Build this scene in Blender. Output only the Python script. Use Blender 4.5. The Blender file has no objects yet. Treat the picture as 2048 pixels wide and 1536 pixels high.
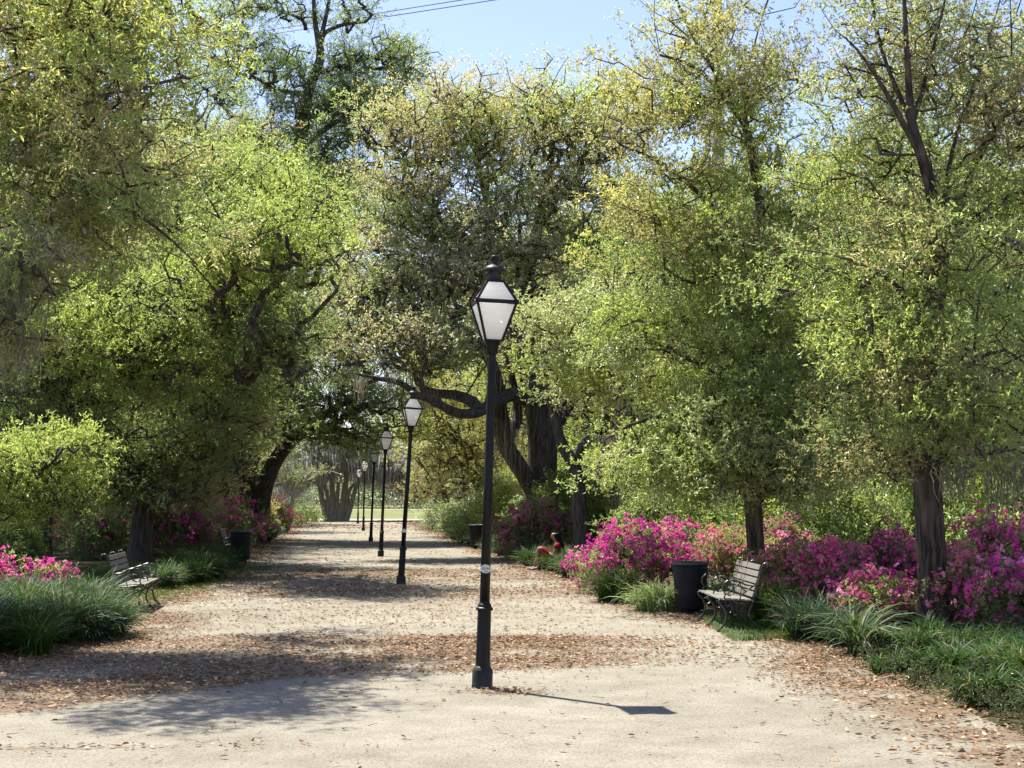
import bpy, bmesh, math, random
import numpy as np
from mathutils import Vector, Matrix

S = bpy.context.scene
COL = S.collection
R = math.radians
# ---------------------------------------------------------------- camera, sky, sun, exposure
F = 2900.0                       # focal length in pixels of the 2048 wide photograph
CAM_H = 1.6
PITCH = math.atan(229.0 / F)
cd = bpy.data.cameras.new('camera'); cam = bpy.data.objects.new('camera', cd); COL.objects.link(cam)
cd.sensor_width = 36.0; cd.lens = F / 2048 * 36.0
cd.clip_start = 0.1; cd.clip_end = 3000
cam.location = (0, 0, CAM_H); cam.rotation_euler = (math.pi / 2 + PITCH, 0, 0)
S.camera = cam
SUN_DIR = Vector((-1.15, 1.29, 3.20)).normalized()          # towards the sun
SUN_EL = math.asin(SUN_DIR.z); SUN_AZ = math.atan2(SUN_DIR.x, SUN_DIR.y)
w = bpy.data.worlds.new('World'); S.world = w; w.use_nodes = True
nt = w.node_tree; nt.nodes.clear()
sky = nt.nodes.new('ShaderNodeTexSky'); sky.sky_type = 'NISHITA'; sky.sun_disc = False
sky.sun_elevation = SUN_EL; sky.sun_rotation = SUN_AZ % (2 * math.pi)
sky.air_density = 0.9; sky.dust_density = 0.4; sky.ozone_density = 1.2
bg = nt.nodes.new('ShaderNodeBackground'); bg.inputs['Strength'].default_value = 0.10
wo = nt.nodes.new('ShaderNodeOutputWorld')
wb = nt.nodes.new('ShaderNodeVectorMath'); wb.operation = 'MULTIPLY'; wb.inputs[1].default_value = (0.97, 0.86, 0.92)   # white balance of the sky light
nt.links.new(sky.outputs[0], wb.inputs[0]); nt.links.new(wb.outputs[0], bg.inputs[0]); nt.links.new(bg.outputs[0], wo.inputs[0])
sl = bpy.data.lights.new('sun', 'SUN'); sl.energy = 4.5; sl.angle = R(0.5); sl.color = (1.0, 0.955, 0.88)
so = bpy.data.objects.new('sun', sl); COL.objects.link(so); so.location = (-20, 20, 60)
so.rotation_euler = SUN_DIR.to_track_quat('Z', 'Y').to_euler()
S.view_settings.view_transform = 'Standard'; S.view_settings.look = 'None'
S.view_settings.exposure = 1.5; S.view_settings.gamma = 1.0
S.render.engine = 'CYCLES'
S.cycles.use_denoising = True
S.cycles.max_bounces = 10; S.cycles.diffuse_bounces = 6; S.cycles.glossy_bounces = 2
S.cycles.transmission_bounces = 5; S.cycles.transparent_max_bounces = 8
S.cycles.sample_clamp_indirect = 4.0
S.cycles.caustics_reflective = False; S.cycles.caustics_refractive = False

# ---------------------------------------------------------------- layout helpers
CP, SP = math.cos(PITCH), math.sin(PITCH)
def ray(px, py):
    u = (px - 1024) / F; v = (768 - py) / F
    return np.array((u, CP - v * SP, SP + v * CP))
def P(px, py, Y):
    r = ray(px, py); r = r * (Y / r[1]); r[2] += CAM_H
    return r
def PX(Y, px):                     # world x of an image column at depth Y
    return (px - 1024) / F * Y
def path_c(Y): return -0.25 - 0.1185 * (Y - 12.4)

def vnoise(x, y, seed=0):
    x = np.asarray(x, float); y = np.asarray(y, float)
    xi = np.floor(x).astype(np.int64); yi = np.floor(y).astype(np.int64)
    fx = x - xi; fy = y - yi; fx = fx * fx * (3 - 2 * fx); fy = fy * fy * (3 - 2 * fy)
    def h(a, b):
        n = (a * 374761393 + b * 668265263 + seed * 1442695041) & 0xffffffff
        n = ((n ^ (n >> 13)) * 1274126177) & 0xffffffff
        return ((n ^ (n >> 16)) & 0xffff) / 65535.0
    return (h(xi, yi) * (1 - fx) + h(xi + 1, yi) * fx) * (1 - fy) + (h(xi, yi + 1) * (1 - fx) + h(xi + 1, yi + 1) * fx) * fy
def fbm(x, y, seed=0, o=4):
    s = 0; a = 0.5
    for i in range(o):
        s = s + a * vnoise(x * 2 ** i, y * 2 ** i, seed + i * 7); a *= 0.5
    return s / (1 - 0.5 ** o)

# ---------------------------------------------------------------- object helpers
def tag(o, label=None, cat=None, group=None, kind=None):
    if label: o['label'] = label
    if cat: o['category'] = cat
    if group: o['group'] = group
    if kind: o['kind'] = kind
    return o
def thing(name, label, cat, loc=(0, 0, 0), rotz=0, group=None):
    o = bpy.data.objects.new(name, None); COL.objects.link(o)
    o.empty_display_size = 0.2
    o.location = loc; o.rotation_euler = (0, 0, rotz)
    return tag(o, label, cat, group)
def link(name, me, mat, parent=None):
    o = bpy.data.objects.new(name, me); COL.objects.link(o)
    if mat is not None and len(me.materials) == 0: me.materials.append(mat)
    if parent is not None: o.parent = parent
    return o
def mesh_quads(name, verts, quads, mat, parent=None, colors=None, smooth=False, attr=None):
    """verts (N,3), quads (M,4) -> one mesh object; colors (M,3) per face."""
    me = bpy.data.meshes.new(name)
    verts = np.ascontiguousarray(verts, np.float32); quads = np.ascontiguousarray(quads, np.int32)
    m = len(quads)
    me.vertices.add(len(verts)); me.vertices.foreach_set('co', verts.ravel())
    me.loops.add(m * 4); me.loops.foreach_set('vertex_index', quads.ravel())
    me.polygons.add(m); me.polygons.foreach_set('loop_start', np.arange(0, m * 4, 4, dtype=np.int32))
    if smooth: me.polygons.foreach_set('use_smooth', np.ones(m, bool))
    else: me.polygons.foreach_set('use_smooth', np.zeros(m, bool))
    if colors is not None:
        a = me.attributes.new('tint', 'FLOAT_COLOR', 'FACE')
        c = np.ones((m, 4), np.float32); c[:, :3] = np.clip(colors, 0, 1)
        a.data.foreach_set('color', c.ravel())
    if attr is not None:
        a = me.attributes.new(attr[0], 'FLOAT', 'POINT'); a.data.foreach_set('value', np.asarray(attr[1], np.float32))
    me.update(calc_edges=True)
    return link(name, me, mat, parent)
def dup(root, loc, rotz=0, label=None, group=None, scale=None):
    r = root.copy(); COL.objects.link(r); r.location = loc; r.rotation_euler = (0, 0, rotz)
    if scale: r.scale = scale
    if label: r['label'] = label
    if group: r['group'] = group
    for ch in list(root.children):
        c = ch.copy(); COL.objects.link(c); c.parent = r
        for g in list(ch.children):
            d = g.copy(); COL.objects.link(d); d.parent = c
    return r
def bm_obj(name, bm, mat, parent=None, smooth=False):
    bmesh.ops.recalc_face_normals(bm, faces=bm.faces)
    me = bpy.data.meshes.new(name); bm.to_mesh(me); bm.free()
    if smooth:
        for p in me.polygons: p.use_smooth = True
    return link(name, me, mat, parent)
def add_box(bm, c, s, rot=None):
    M = Matrix.Translation(c) @ (rot.to_4x4() if rot else Matrix()) @ Matrix.Diagonal((s[0], s[1], s[2], 1))
    return bmesh.ops.create_cube(bm, size=1, matrix=M)['verts']
def add_lathe(bm, prof, n=24, c=(0, 0), twist=0, flute=0):
    rings = []
    for (r, z) in prof:
        ring = []
        for i in range(n):
            rr = r
            if flute and 0.19 < z < 0.64: rr = r * (1 - flute * (i % 2))
            a = 2 * math.pi * (i + twist) / n
            ring.append(bm.verts.new((c[0] + rr * math.cos(a), c[1] + rr * math.sin(a), z)))
        rings.append(ring)
    for a, b in zip(rings, rings[1:]):
        for i in range(n): bm.faces.new((a[i], a[(i + 1) % n], b[(i + 1) % n], b[i]))
    bm.faces.new(rings[0][::-1]); bm.faces.new(rings[-1])
def add_tube(bm, pts, r, n=6, closed=False):
    pts = [Vector(p) for p in pts]; rings = []
    if not isinstance(r, (list, tuple)): r = [r] * len(pts)
    for i, p in enumerate(pts):
        if closed: d = pts[(i + 1) % len(pts)] - pts[i - 1]
        else: d = pts[min(i + 1, len(pts) - 1)] - pts[max(i - 1, 0)]
        d.normalize()
        u = d.cross(Vector((0, 1, 0)))
        if u.length < 0.05: u = d.cross(Vector((1, 0, 0)))
        u.normalize(); v = d.cross(u)
        rings.append([bm.verts.new(p + (u * math.cos(2 * math.pi * k / n) + v * math.sin(2 * math.pi * k / n)) * r[i]) for k in range(n)])
    m = len(rings)
    for i in range(m if closed else m - 1):
        a, b = rings[i], rings[(i + 1) % m]
        for k in range(n): bm.faces.new((a[k], a[(k + 1) % n], b[(k + 1) % n], b[k]))
    if not closed:
        bm.faces.new(rings[0][::-1]); bm.faces.new(rings[-1])

# ---------------------------------------------------------------- materials
def new_mat(name):
    m = bpy.data.materials.new(name); m.use_nodes = True
    t = m.node_tree; t.nodes.clear()
    out = t.nodes.new('ShaderNodeOutputMaterial')
    return m, t, out
def N(t, kind, **kw):
    n = t.nodes.new(kind)
    for k, v in kw.items():
        if k in n.inputs: n.inputs[k].default_value = v
        else: setattr(n, k, v)
    return n
def noise_col(t, scale, c1, c2, detail=4, lo=0.35, hi=0.65, coord='Object', stretch=None):
    tc = N(t, 'ShaderNodeTexCoord')
    src = tc.outputs[coord]
    if stretch:
        mp = N(t, 'ShaderNodeMapping'); mp.inputs['Scale'].default_value = stretch
        t.links.new(src, mp.inputs[0]); src = mp.outputs[0]
    no = N(t, 'ShaderNodeTexNoise', Scale=scale, Detail=detail, Roughness=0.6)
    t.links.new(src, no.inputs['Vector'])
    cr = N(t, 'ShaderNodeValToRGB')
    cr.color_ramp.elements[0].position = lo; cr.color_ramp.elements[1].position = hi
    cr.color_ramp.elements[0].color = (*c1, 1); cr.color_ramp.elements[1].color = (*c2, 1)
    t.links.new(no.outputs['Fac'], cr.inputs[0])
    return cr.outputs[0], no.outputs['Fac'], src
def leaf_mat(name, trans=0.55, rough=0.36, spec=0.5, tboost=(1.32, 1.36, 0.92)):
    m, t, out = new_mat(name)
    at = N(t, 'ShaderNodeAttribute', attribute_name='tint')
    b = N(t, 'ShaderNodeBsdfPrincipled', Roughness=rough); b.inputs['Specular IOR Level'].default_value = spec
    tr = N(t, 'ShaderNodeBsdfTranslucent')
    mu = N(t, 'ShaderNodeVectorMath', operation='MULTIPLY'); mu.inputs[1].default_value = tboost
    mx = N(t, 'ShaderNodeMixShader', Fac=trans)
    t.links.new(at.outputs['Color'], b.inputs['Base Color'])
    t.links.new(at.outputs['Color'], mu.inputs[0]); t.links.new(mu.outputs[0], tr.inputs['Color'])
    t.links.new(b.outputs[0], mx.inputs[1]); t.links.new(tr.outputs[0], mx.inputs[2]); t.links.new(mx.outputs[0], out.inputs[0])
    return m
M_LEAF = leaf_mat('leaf')
M_PETAL = leaf_mat('petal', 0.42, 0.6, 0.2, (1.2, 1.2, 1.2))
M_GRASS = leaf_mat('grass_blade', 0.30, 0.5, 0.12, (1.2, 1.3, 0.7))
M_DEAD = leaf_mat('dead_leaf', 0.10, 0.65, 0.25, (1.1, 1.0, 0.8))
M_MOSS = leaf_mat('spanish_moss', 0.35, 0.9, 0.05, (1.0, 1.0, 0.9))

def bark_mat(name, c1, c2, moss=None):
    m, t, out = new_mat(name)
    col, fac, src = noise_col(t, 7.0, c1, c2, 6, 0.38, 0.66, stretch=(2.2, 2.2, 0.35))
    b = N(t, 'ShaderNodeBsdfPrincipled', Roughness=0.9); b.inputs['Specular IOR Level'].default_value = 0.15
    base = col
    if moss:
        n2 = N(t, 'ShaderNodeTexNoise', Scale=1.3, Detail=5.0)
        tc = N(t, 'ShaderNodeTexCoord'); t.links.new(tc.outputs['Object'], n2.inputs['Vector'])
        cr = N(t, 'ShaderNodeValToRGB'); cr.color_ramp.elements[0].position = 0.5; cr.color_ramp.elements[1].position = 0.72
        t.links.new(n2.outputs['Fac'], cr.inputs[0])
        mx = N(t, 'ShaderNodeMix', data_type='RGBA'); mx.inputs['B'].default_value = (*moss, 1) if False else (0, 0, 0, 1)
        mx.inputs[7].default_value = (*moss, 1)
        t.links.new(cr.outputs[0], mx.inputs[0]); t.links.new(col, mx.inputs[6]); base = mx.outputs[2]
    bp = N(t, 'ShaderNodeBump', Strength=0.9, Distance=0.03)
    t.links.new(fac, bp.inputs['Height']); t.links.new(bp.outputs[0], b.inputs['Normal'])
    t.links.new(base, b.inputs['Base Color']); t.links.new(b.outputs[0], out.inputs[0])
    return m
M_BARK = bark_mat('oak_bark', (0.028, 0.022, 0.018), (0.145, 0.112, 0.086), (0.09, 0.085, 0.065))
M_BARK_D = bark_mat('dark_bark', (0.035, 0.030, 0.025), (0.125, 0.105, 0.088), (0.09, 0.09, 0.07))
M_BARK_P = bark_mat('pale_bark', (0.24, 0.22, 0.19), (0.42, 0.39, 0.34))
M_STEM = bark_mat('shrub_stem', (0.10, 0.08, 0.055), (0.26, 0.22, 0.16))

def simple_mat(name, c1, c2, rough=0.5, spec=0.5, scale=20, bump=0.0, metallic=0):
    m, t, out = new_mat(name)
    col, fac, src = noise_col(t, scale, c1, c2, 5)
    b = N(t, 'ShaderNodeBsdfPrincipled', Roughness=rough, Metallic=metallic); b.inputs['Specular IOR Level'].default_value = spec
    if bump:
        bp = N(t, 'ShaderNodeBump', Strength=bump, Distance=0.01)
        t.links.new(fac, bp.inputs['Height']); t.links.new(bp.outputs[0], b.inputs['Normal'])
    t.links.new(col, b.inputs['Base Color']); t.links.new(b.outputs[0], out.inputs[0])
    return m
M_IRON = simple_mat('black_paint', (0.004, 0.0042, 0.005), (0.009, 0.009, 0.010), 0.42, 0.22, 14, 0.12)
M_CAPDUST = simple_mat('dusty_black_paint', (0.005, 0.005, 0.006), (0.035, 0.034, 0.03), 0.5, 0.25, 9, 0.15)
M_BIN = simple_mat('bin_plastic', (0.005, 0.005, 0.008), (0.011, 0.011, 0.014), 0.6, 0.2, 6, 0.05)
M_BINRIM = simple_mat('bin_rim', (0.03, 0.03, 0.033), (0.06, 0.06, 0.062), 0.5, 0.4, 12)
M_BENCHIRON = simple_mat('bench_iron', (0.010, 0.013, 0.011), (0.03, 0.035, 0.028), 0.4, 0.5, 18, 0.2)
M_PLATE = simple_mat('plate_metal', (0.42, 0.43, 0.38), (0.62, 0.62, 0.56), 0.45, 0.5, 30)
M_INK = simple_mat('plate_ink', (0.03, 0.035, 0.03), (0.06, 0.06, 0.05), 0.7, 0.3, 30)
M_WIRE = simple_mat('cable', (0.03, 0.03, 0.03), (0.06, 0.06, 0.06), 0.6, 0.3, 5)
M_POLE = simple_mat('weathered_pole_wood', (0.22, 0.20, 0.17), (0.34, 0.31, 0.27), 0.85, 0.2, 8, 0.3)
M_SKIN = simple_mat('skin', (0.22, 0.13, 0.09), (0.27, 0.165, 0.12), 0.55, 0.4, 8)
M_HAIR = simple_mat('black_hair', (0.004, 0.0035, 0.0035), (0.008, 0.007, 0.007), 0.6, 0.12, 30)
M_DRESS = simple_mat('red_cloth', (0.17, 0.010, 0.014), (0.26, 0.025, 0.025), 0.85, 0.2, 12)
M_PHONE = simple_mat('phone_case', (0.30, 0.28, 0.22), (0.42, 0.40, 0.33), 0.5, 0.4, 5)

def wood_mat():
    m, t, out = new_mat('weathered_slat_wood')
    col, fac, src = noise_col(t, 6, (0.10, 0.092, 0.075), (0.235, 0.22, 0.185), 6, 0.3, 0.7, stretch=(14, 0.8, 14))
    b = N(t, 'ShaderNodeBsdfPrincipled', Roughness=0.75); b.inputs['Specular IOR Level'].default_value = 0.25
    t.links.new(col, b.inputs['Base Color']); t.links.new(b.outputs[0], out.inputs[0])
    return m
M_WOOD = wood_mat()
def glass_mat():
    m, t, out = new_mat('frosted_lamp_glass')
    col, fac, src = noise_col(t, 5, (0.88, 0.86, 0.80), (0.93, 0.93, 0.90), 5)
    b = N(t, 'ShaderNodeBsdfPrincipled', Roughness=0.35); b.inputs['Specular IOR Level'].default_value = 0.4
    tr = N(t, 'ShaderNodeBsdfTranslucent'); mx = N(t, 'ShaderNodeMixShader', Fac=0.74)
    t.links.new(col, b.inputs['Base Color']); t.links.new(col, tr.inputs['Color'])
    t.links.new(b.outputs[0], mx.inputs[1]); t.links.new(tr.outputs[0], mx.inputs[2]); t.links.new(mx.outputs[0], out.inputs[0])
    return m
M_GLASS = glass_mat()

def path_mat():
    m, t, out = new_mat('sandy_path')
    tc = N(t, 'ShaderNodeTexCoord')
    def noise(s, d, st=None):
        n = N(t, 'ShaderNodeTexNoise', Scale=s, Detail=d, Roughness=0.65)
        if st:
            mp = N(t, 'ShaderNodeMapping'); mp.inputs['Scale'].default_value = st
            t.links.new(tc.outputs['Object'], mp.inputs[0]); t.links.new(mp.outputs[0], n.inputs['Vector'])
        else: t.links.new(tc.outputs['Object'], n.inputs['Vector'])
        return n.outputs['Fac']
    def ramp(f, p0, p1, c0, c1):
        cr = N(t, 'ShaderNodeValToRGB'); e = cr.color_ramp.elements
        e[0].position = p0; e[1].position = p1; e[0].color = (*c0, 1); e[1].color = (*c1, 1)
        t.links.new(f, cr.inputs[0]); return cr.outputs[0]
    def mix(f, a, b):
        x = N(t, 'ShaderNodeMix', data_type='RGBA'); t.links.new(f, x.inputs[0])
        for s, i in ((a, 6), (b, 7)): t.links.new(s, x.inputs[i])
        return x.outputs[2]
    n_big = noise(0.35, 4); n_mid = noise(2.2, 5); n_fine = noise(38, 6); n_grit = noise(60, 3)
    sand = mix(n_fine, ramp(n_mid, 0.36, 0.64, (0.170, 0.150, 0.110), (0.285, 0.262, 0.204)), ramp(n_big, 0.35, 0.65, (0.205, 0.185, 0.14), (0.335, 0.312, 0.252)))
    spec = ramp(n_grit, 0.36, 0.50, (0.50, 0.46, 0.42), (1, 1, 1))
    mu = N(t, 'ShaderNodeMix', data_type='RGBA', blend_type='MULTIPLY'); mu.inputs[0].default_value = 0.85
    t.links.new(sand, mu.inputs[6]); t.links.new(spec, mu.inputs[7])
    deb = ramp(noise(26, 5), 0.35, 0.68, (0.085, 0.056, 0.034), (0.22, 0.165, 0.105))
    at = N(t, 'ShaderNodeAttribute', attribute_name='litter')
    ad = N(t, 'ShaderNodeMath', operation='MULTIPLY_ADD'); ad.inputs[1].default_value = 1.0
    sub = N(t, 'ShaderNodeMath', operation='SUBTRACT'); sub.inputs[1].default_value = 0.5
    t.links.new(noise(15, 5), sub.inputs[0])
    m2 = N(t, 'ShaderNodeMath', operation='MULTIPLY'); m2.inputs[1].default_value = 1.5; t.links.new(sub.outputs[0], m2.inputs[0])
    t.links.new(at.outputs['Fac'], ad.inputs[0]); t.links.new(m2.outputs[0], ad.inputs[2])
    mask = ramp(ad.outputs[0], 0.34, 0.75, (0, 0, 0), (0.85, 0.85, 0.85))
    colr = mix(mask, mu.outputs[2], deb)
    b = N(t, 'ShaderNodeBsdfPrincipled', Roughness=0.95); b.inputs['Specular IOR Level'].default_value = 0.1
    bp = N(t, 'ShaderNodeBump', Strength=0.8, Distance=0.02)
    t.links.new(n_fine, bp.inputs['Height']); t.links.new(bp.outputs[0], b.inputs['Normal'])
    t.links.new(colr, b.inputs['Base Color']); t.links.new(b.outputs[0], out.inputs[0])
    return m
M_PATH = path_mat()
M_SOIL = simple_mat('leafy_soil', (0.035, 0.03, 0.018), (0.15, 0.11, 0.06), 0.95, 0.1, 7, 0.6)
M_LAWN = simple_mat('far_lawn', (0.10, 0.125, 0.04), (0.20, 0.19, 0.085), 0.95, 0.1, 0.12)
M_GROUND = simple_mat('woodland_ground', (0.03, 0.032, 0.014), (0.10, 0.08, 0.045), 0.95, 0.1, 1.1, 0.5)
M_SANDFAR = simple_mat('pale_sand', (0.26, 0.24, 0.20), (0.34, 0.32, 0.27), 0.95, 0.1, 1.0)

# ---------------------------------------------------------------- plant generator
PAL = {   # two leaf colours, an accent and how often it comes
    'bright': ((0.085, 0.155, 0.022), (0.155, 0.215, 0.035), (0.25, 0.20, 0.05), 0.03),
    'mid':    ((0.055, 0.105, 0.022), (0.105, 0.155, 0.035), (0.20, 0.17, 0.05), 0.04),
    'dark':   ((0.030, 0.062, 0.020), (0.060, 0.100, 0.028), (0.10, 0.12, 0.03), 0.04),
    'olive':  ((0.080, 0.102, 0.030), (0.135, 0.145, 0.045), (0.18, 0.145, 0.065), 0.22),
    'yellow': ((0.125, 0.150, 0.026), (0.185, 0.195, 0.042), (0.21, 0.175, 0.05), 0.18),
    'pale':   ((0.105, 0.155, 0.055), (0.180, 0.225, 0.095), (0.23, 0.23, 0.12), 0.06),
    'brown':  ((0.105, 0.090, 0.048), (0.165, 0.140, 0.075), (0.09, 0.11, 0.03), 0.40),
    'grey':   ((0.095, 0.105, 0.070), (0.160, 0.165, 0.120), (0.14, 0.11, 0.07), 0.20),
    'silver': ((0.120, 0.130, 0.062), (0.190, 0.190, 0.105), (0.17, 0.13, 0.08), 0.15),
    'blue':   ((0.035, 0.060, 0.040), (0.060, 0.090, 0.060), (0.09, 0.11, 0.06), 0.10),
}
def unit(v): return v / (np.linalg.norm(v, axis=-1, keepdims=True) + 1e-9)
def frames(d, roll):
    """Rotation matrices (n,3,3) whose third column is d."""
    d = unit(d); up = np.where(np.abs(d[:, 2:3]) > 0.95, np.array([[1., 0, 0]]), np.array([[0, 0, 1.]]))
    x = unit(np.cross(up, d)); y = np.cross(d, x)
    c = np.cos(roll)[:, None]; s = np.sin(roll)[:, None]
    return np.stack((x * c + y * s, -x * s + y * c, d), axis=2)

def leaf_quads(base, dirs, nrm, ln, wd, fold=0.25, droop=0.12):
    """(L,4,3): base, one side, tip, other side."""
    side = unit(np.cross(dirs, nrm)); nn = np.cross(side, dirs)
    mid = base + dirs * (ln * 0.48)[:, None]
    a = mid + side * (wd * 0.5)[:, None] + nn * (wd * fold)[:, None]
    b = mid - side * (wd * 0.5)[:, None] + nn * (wd * fold)[:, None]
    tip = base + dirs * ln[:, None] - nn * (ln * droop)[:, None]
    return np.stack((base, a, tip, b), axis=1)

def make_sprays(seed, L, length, ln, wd, variants=14, spread=0.9, twigs=7):
    rng = np.random.default_rng(seed); out = []
    for v in range(variants):
        k = twigs
        t = rng.uniform(0.0, 0.95, k); az = rng.uniform(0, 2 * np.pi, k)
        td = unit(np.stack((np.cos(az) * spread, np.sin(az) * spread, rng.uniform(0.2, 1.0, k)), 1))
        tl = length * rng.uniform(0.35, 0.75, k); tb = np.zeros((k, 3)); tb[:, 2] = t * length
        td[0] = (0, 0, 1); tb[0] = 0; tl[0] = length * 1.15
        j = rng.integers(0, k, L); u = rng.uniform(0.15, 1.0, L) ** 0.8
        base = tb[j] + td[j] * (tl[j] * u)[:, None]
        dirs = unit(td[j] * 0.55 + unit(rng.normal(size=(L, 3))) * 0.85)
        nrm = unit(rng.normal(size=(L, 3)) + np.array([0, 0, 0.6]))
        q = leaf_quads(base, dirs, nrm, ln * rng.uniform(0.65, 1.25, L), wd * rng.uniform(0.7, 1.2, L))
        out.append(q)
    return np.stack(out)                                     # (V,L,4,3)
SPRAY = {
    'near': make_sprays(1, 64, 0.34, 0.062, 0.024),
    'willow': make_sprays(2, 64, 0.38, 0.082, 0.020),
    'mid': make_sprays(3, 56, 0.55, 0.088, 0.036),
    'midfine': make_sprays(7, 60, 0.46, 0.070, 0.027),
    'far': make_sprays(4, 46, 0.95, 0.15, 0.065),
    'shrub': make_sprays(5, 44, 0.20, 0.050, 0.021),
    'shrubfar': make_sprays(6, 40, 0.38, 0.085, 0.038),
}
def make_truss(seed, petal=0.034, variants=8, flowers=5):
    rng = np.random.default_rng(seed); out = []
    for v in range(variants):
        qs = []
        for f in range(flowers):
            d = unit(rng.normal(size=3) * 0.75 + np.array([0, 0, 0.75])); c = d * rng.uniform(0.02, 0.075)
            fr = frames(d[None], np.array([rng.uniform(0, 6.28)]))[0]
            for p in range(5):
                a = 2 * np.pi * p / 5 + rng.uniform(-.15, .15); op = rng.uniform(0.5, 0.95)
                dd = fr @ np.array([np.cos(a) * np.sin(op), np.sin(a) * np.sin(op), np.cos(op)])
                nn = fr @ np.array([-np.cos(a) * np.cos(op), -np.sin(a) * np.cos(op), np.sin(op)])
                qs.append(leaf_quads(c[None], dd[None], nn[None], np.array([petal * rng.uniform(.9, 1.25)]), np.array([petal * 0.85]), 0.1, 0.25)[0])
        out.append(np.stack(qs))
    return np.stack(out)
TRUSS = make_truss(11)
TRUSS_FAR = make_truss(12, 0.055, 8, 4)

def place(templ, pos, dirs, rng, scale=(0.8, 1.2), mul=1.0):
    n = len(pos); v = rng.integers(0, len(templ), n)
    Rm = frames(dirs, rng.uniform(0, 2 * np.pi, n)); s = rng.uniform(scale[0], scale[1], n) * mul
    T = templ[v]                                             # (n,L,4,3)
    W = np.einsum('nij,nlkj->nlki', Rm, T) * s[:, None, None, None] + pos[:, None, None, :]
    return W
def quads_of(W):
    V = W.reshape(-1, 3); return V, np.arange(len(V), dtype=np.int32).reshape(-1, 4)
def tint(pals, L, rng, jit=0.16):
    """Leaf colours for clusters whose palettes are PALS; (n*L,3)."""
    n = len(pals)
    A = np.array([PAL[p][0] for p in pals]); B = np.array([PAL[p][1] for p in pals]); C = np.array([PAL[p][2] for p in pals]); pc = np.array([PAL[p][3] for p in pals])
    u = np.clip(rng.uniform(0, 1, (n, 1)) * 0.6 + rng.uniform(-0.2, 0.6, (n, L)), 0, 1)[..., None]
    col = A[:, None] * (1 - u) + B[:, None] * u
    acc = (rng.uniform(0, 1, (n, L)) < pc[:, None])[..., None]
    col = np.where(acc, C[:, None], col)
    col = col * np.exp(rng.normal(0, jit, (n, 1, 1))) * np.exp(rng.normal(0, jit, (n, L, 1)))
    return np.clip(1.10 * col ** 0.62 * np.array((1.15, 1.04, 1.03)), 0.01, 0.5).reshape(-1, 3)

def smooth_line(pts, step):
    pts = np.asarray(pts, float); out = []
    p = np.vstack((2 * pts[0] - pts[1], pts, 2 * pts[-1] - pts[-2]))
    for i in range(1, len(p) - 2):
        n = max(2, int(np.linalg.norm(p[i + 1][:3] - p[i][:3]) / step))
        t = np.linspace(0, 1, n, endpoint=False)[:, None]
        out.append(0.5 * (2 * p[i] + (p[i + 1] - p[i - 1]) * t + (2 * p[i - 1] - 5 * p[i] + 4 * p[i + 1] - p[i + 2]) * t ** 2 + (3 * p[i] - p[i - 1] - 3 * p[i + 1] + p[i + 2]) * t ** 3))
    out.append(pts[-1:]); return np.vstack(out)
def limb_tube(line, sides, rng, rough=0.10):
    """line (n,4) x y z r -> verts, quads of a knobbly tube."""
    p = line[:, :3]; r = line[:, 3]; n = len(p)
    d = unit(np.gradient(p, axis=0)); x = np.cross(d[0], (0.3, 1, 0.2)); x /= np.linalg.norm(x); rings = []
    a = np.arange(sides) / sides * 2 * np.pi; ph = rng.uniform(0, 6.28, 4)
    for i in range(n):
        x = x - d[i] * np.dot(x, d[i]); x /= np.linalg.norm(x); y = np.cross(d[i], x)
        k = 1 + rough * (np.sin(a * 2 + ph[0] + i * .11) * .5 + np.sin(a * 3 + ph[1] - i * .17) * .5 + np.sin(i * .45 + ph[2]) * .4 + rng.normal(0, .25, sides))
        rings.append(p[i] + (np.cos(a)[:, None] * x + np.sin(a)[:, None] * y) * (r[i] * k)[:, None])
    V = np.vstack(rings); q = []
    i0 = np.arange(sides); i1 = (i0 + 1) % sides
    for i in range(n - 1): q.append(np.stack((i * sides + i0, i * sides + i1, (i + 1) * sides + i1, (i + 1) * sides + i0), 1))
    return V, np.vstack(q)
def twig_tubes(a, b, ra, rb, sides=4):
    d = b - a; fr = frames(d, np.zeros(len(a)))
    an = np.arange(sides) / sides * 2 * np.pi
    ring = np.stack((np.cos(an), np.sin(an), np.zeros(sides)), 1)
    off = np.einsum('nij,kj->nki', fr, ring)
    V = np.concatenate((a[:, None] + off * ra[:, None, None], b[:, None] + off * rb[:, None, None]), 1)
    m = len(a); i0 = np.arange(sides); i1 = (i0 + 1) % sides
    q = np.stack((i0, i1, sides + i1, sides + i0), 1)[None] + (np.arange(m) * 2 * sides)[:, None, None]
    return V.reshape(-1, 3), q.reshape(-1, 4)

def sample_lobes(lobes, rng, puff_r):
    if not lobes: return np.zeros((0, 3)), np.array([], dtype='<U8')
    pos = []; pal = []
    for lb in lobes:
        px, py, Y, rx, ry, rd, n, pl = lb[:8]
        c = P(px, py, Y); ex = rx * Y / F; ez = ry * Y / F
        npf = max(2, int(n / 11))
        d = unit(rng.normal(size=(npf, 3))); rr = rng.uniform(0.15, 1.0, npf) ** 0.6 * np.where(rng.uniform(size=npf) < 0.16, 1.4, 1.0)
        pc = c + d * rr[:, None] * np.array((ex, rd, ez))
        j = rng.integers(0, npf, n)
        q = pc[j] + rng.normal(size=(n, 3)) * np.array((puff_r, puff_r, puff_r * 0.36)) * 0.66
        pos.append(q); pal += [pl if isinstance(pl, str) else pl[int(k) % len(pl)] for k in j]
    return np.vstack(pos), np.array(pal)

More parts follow.
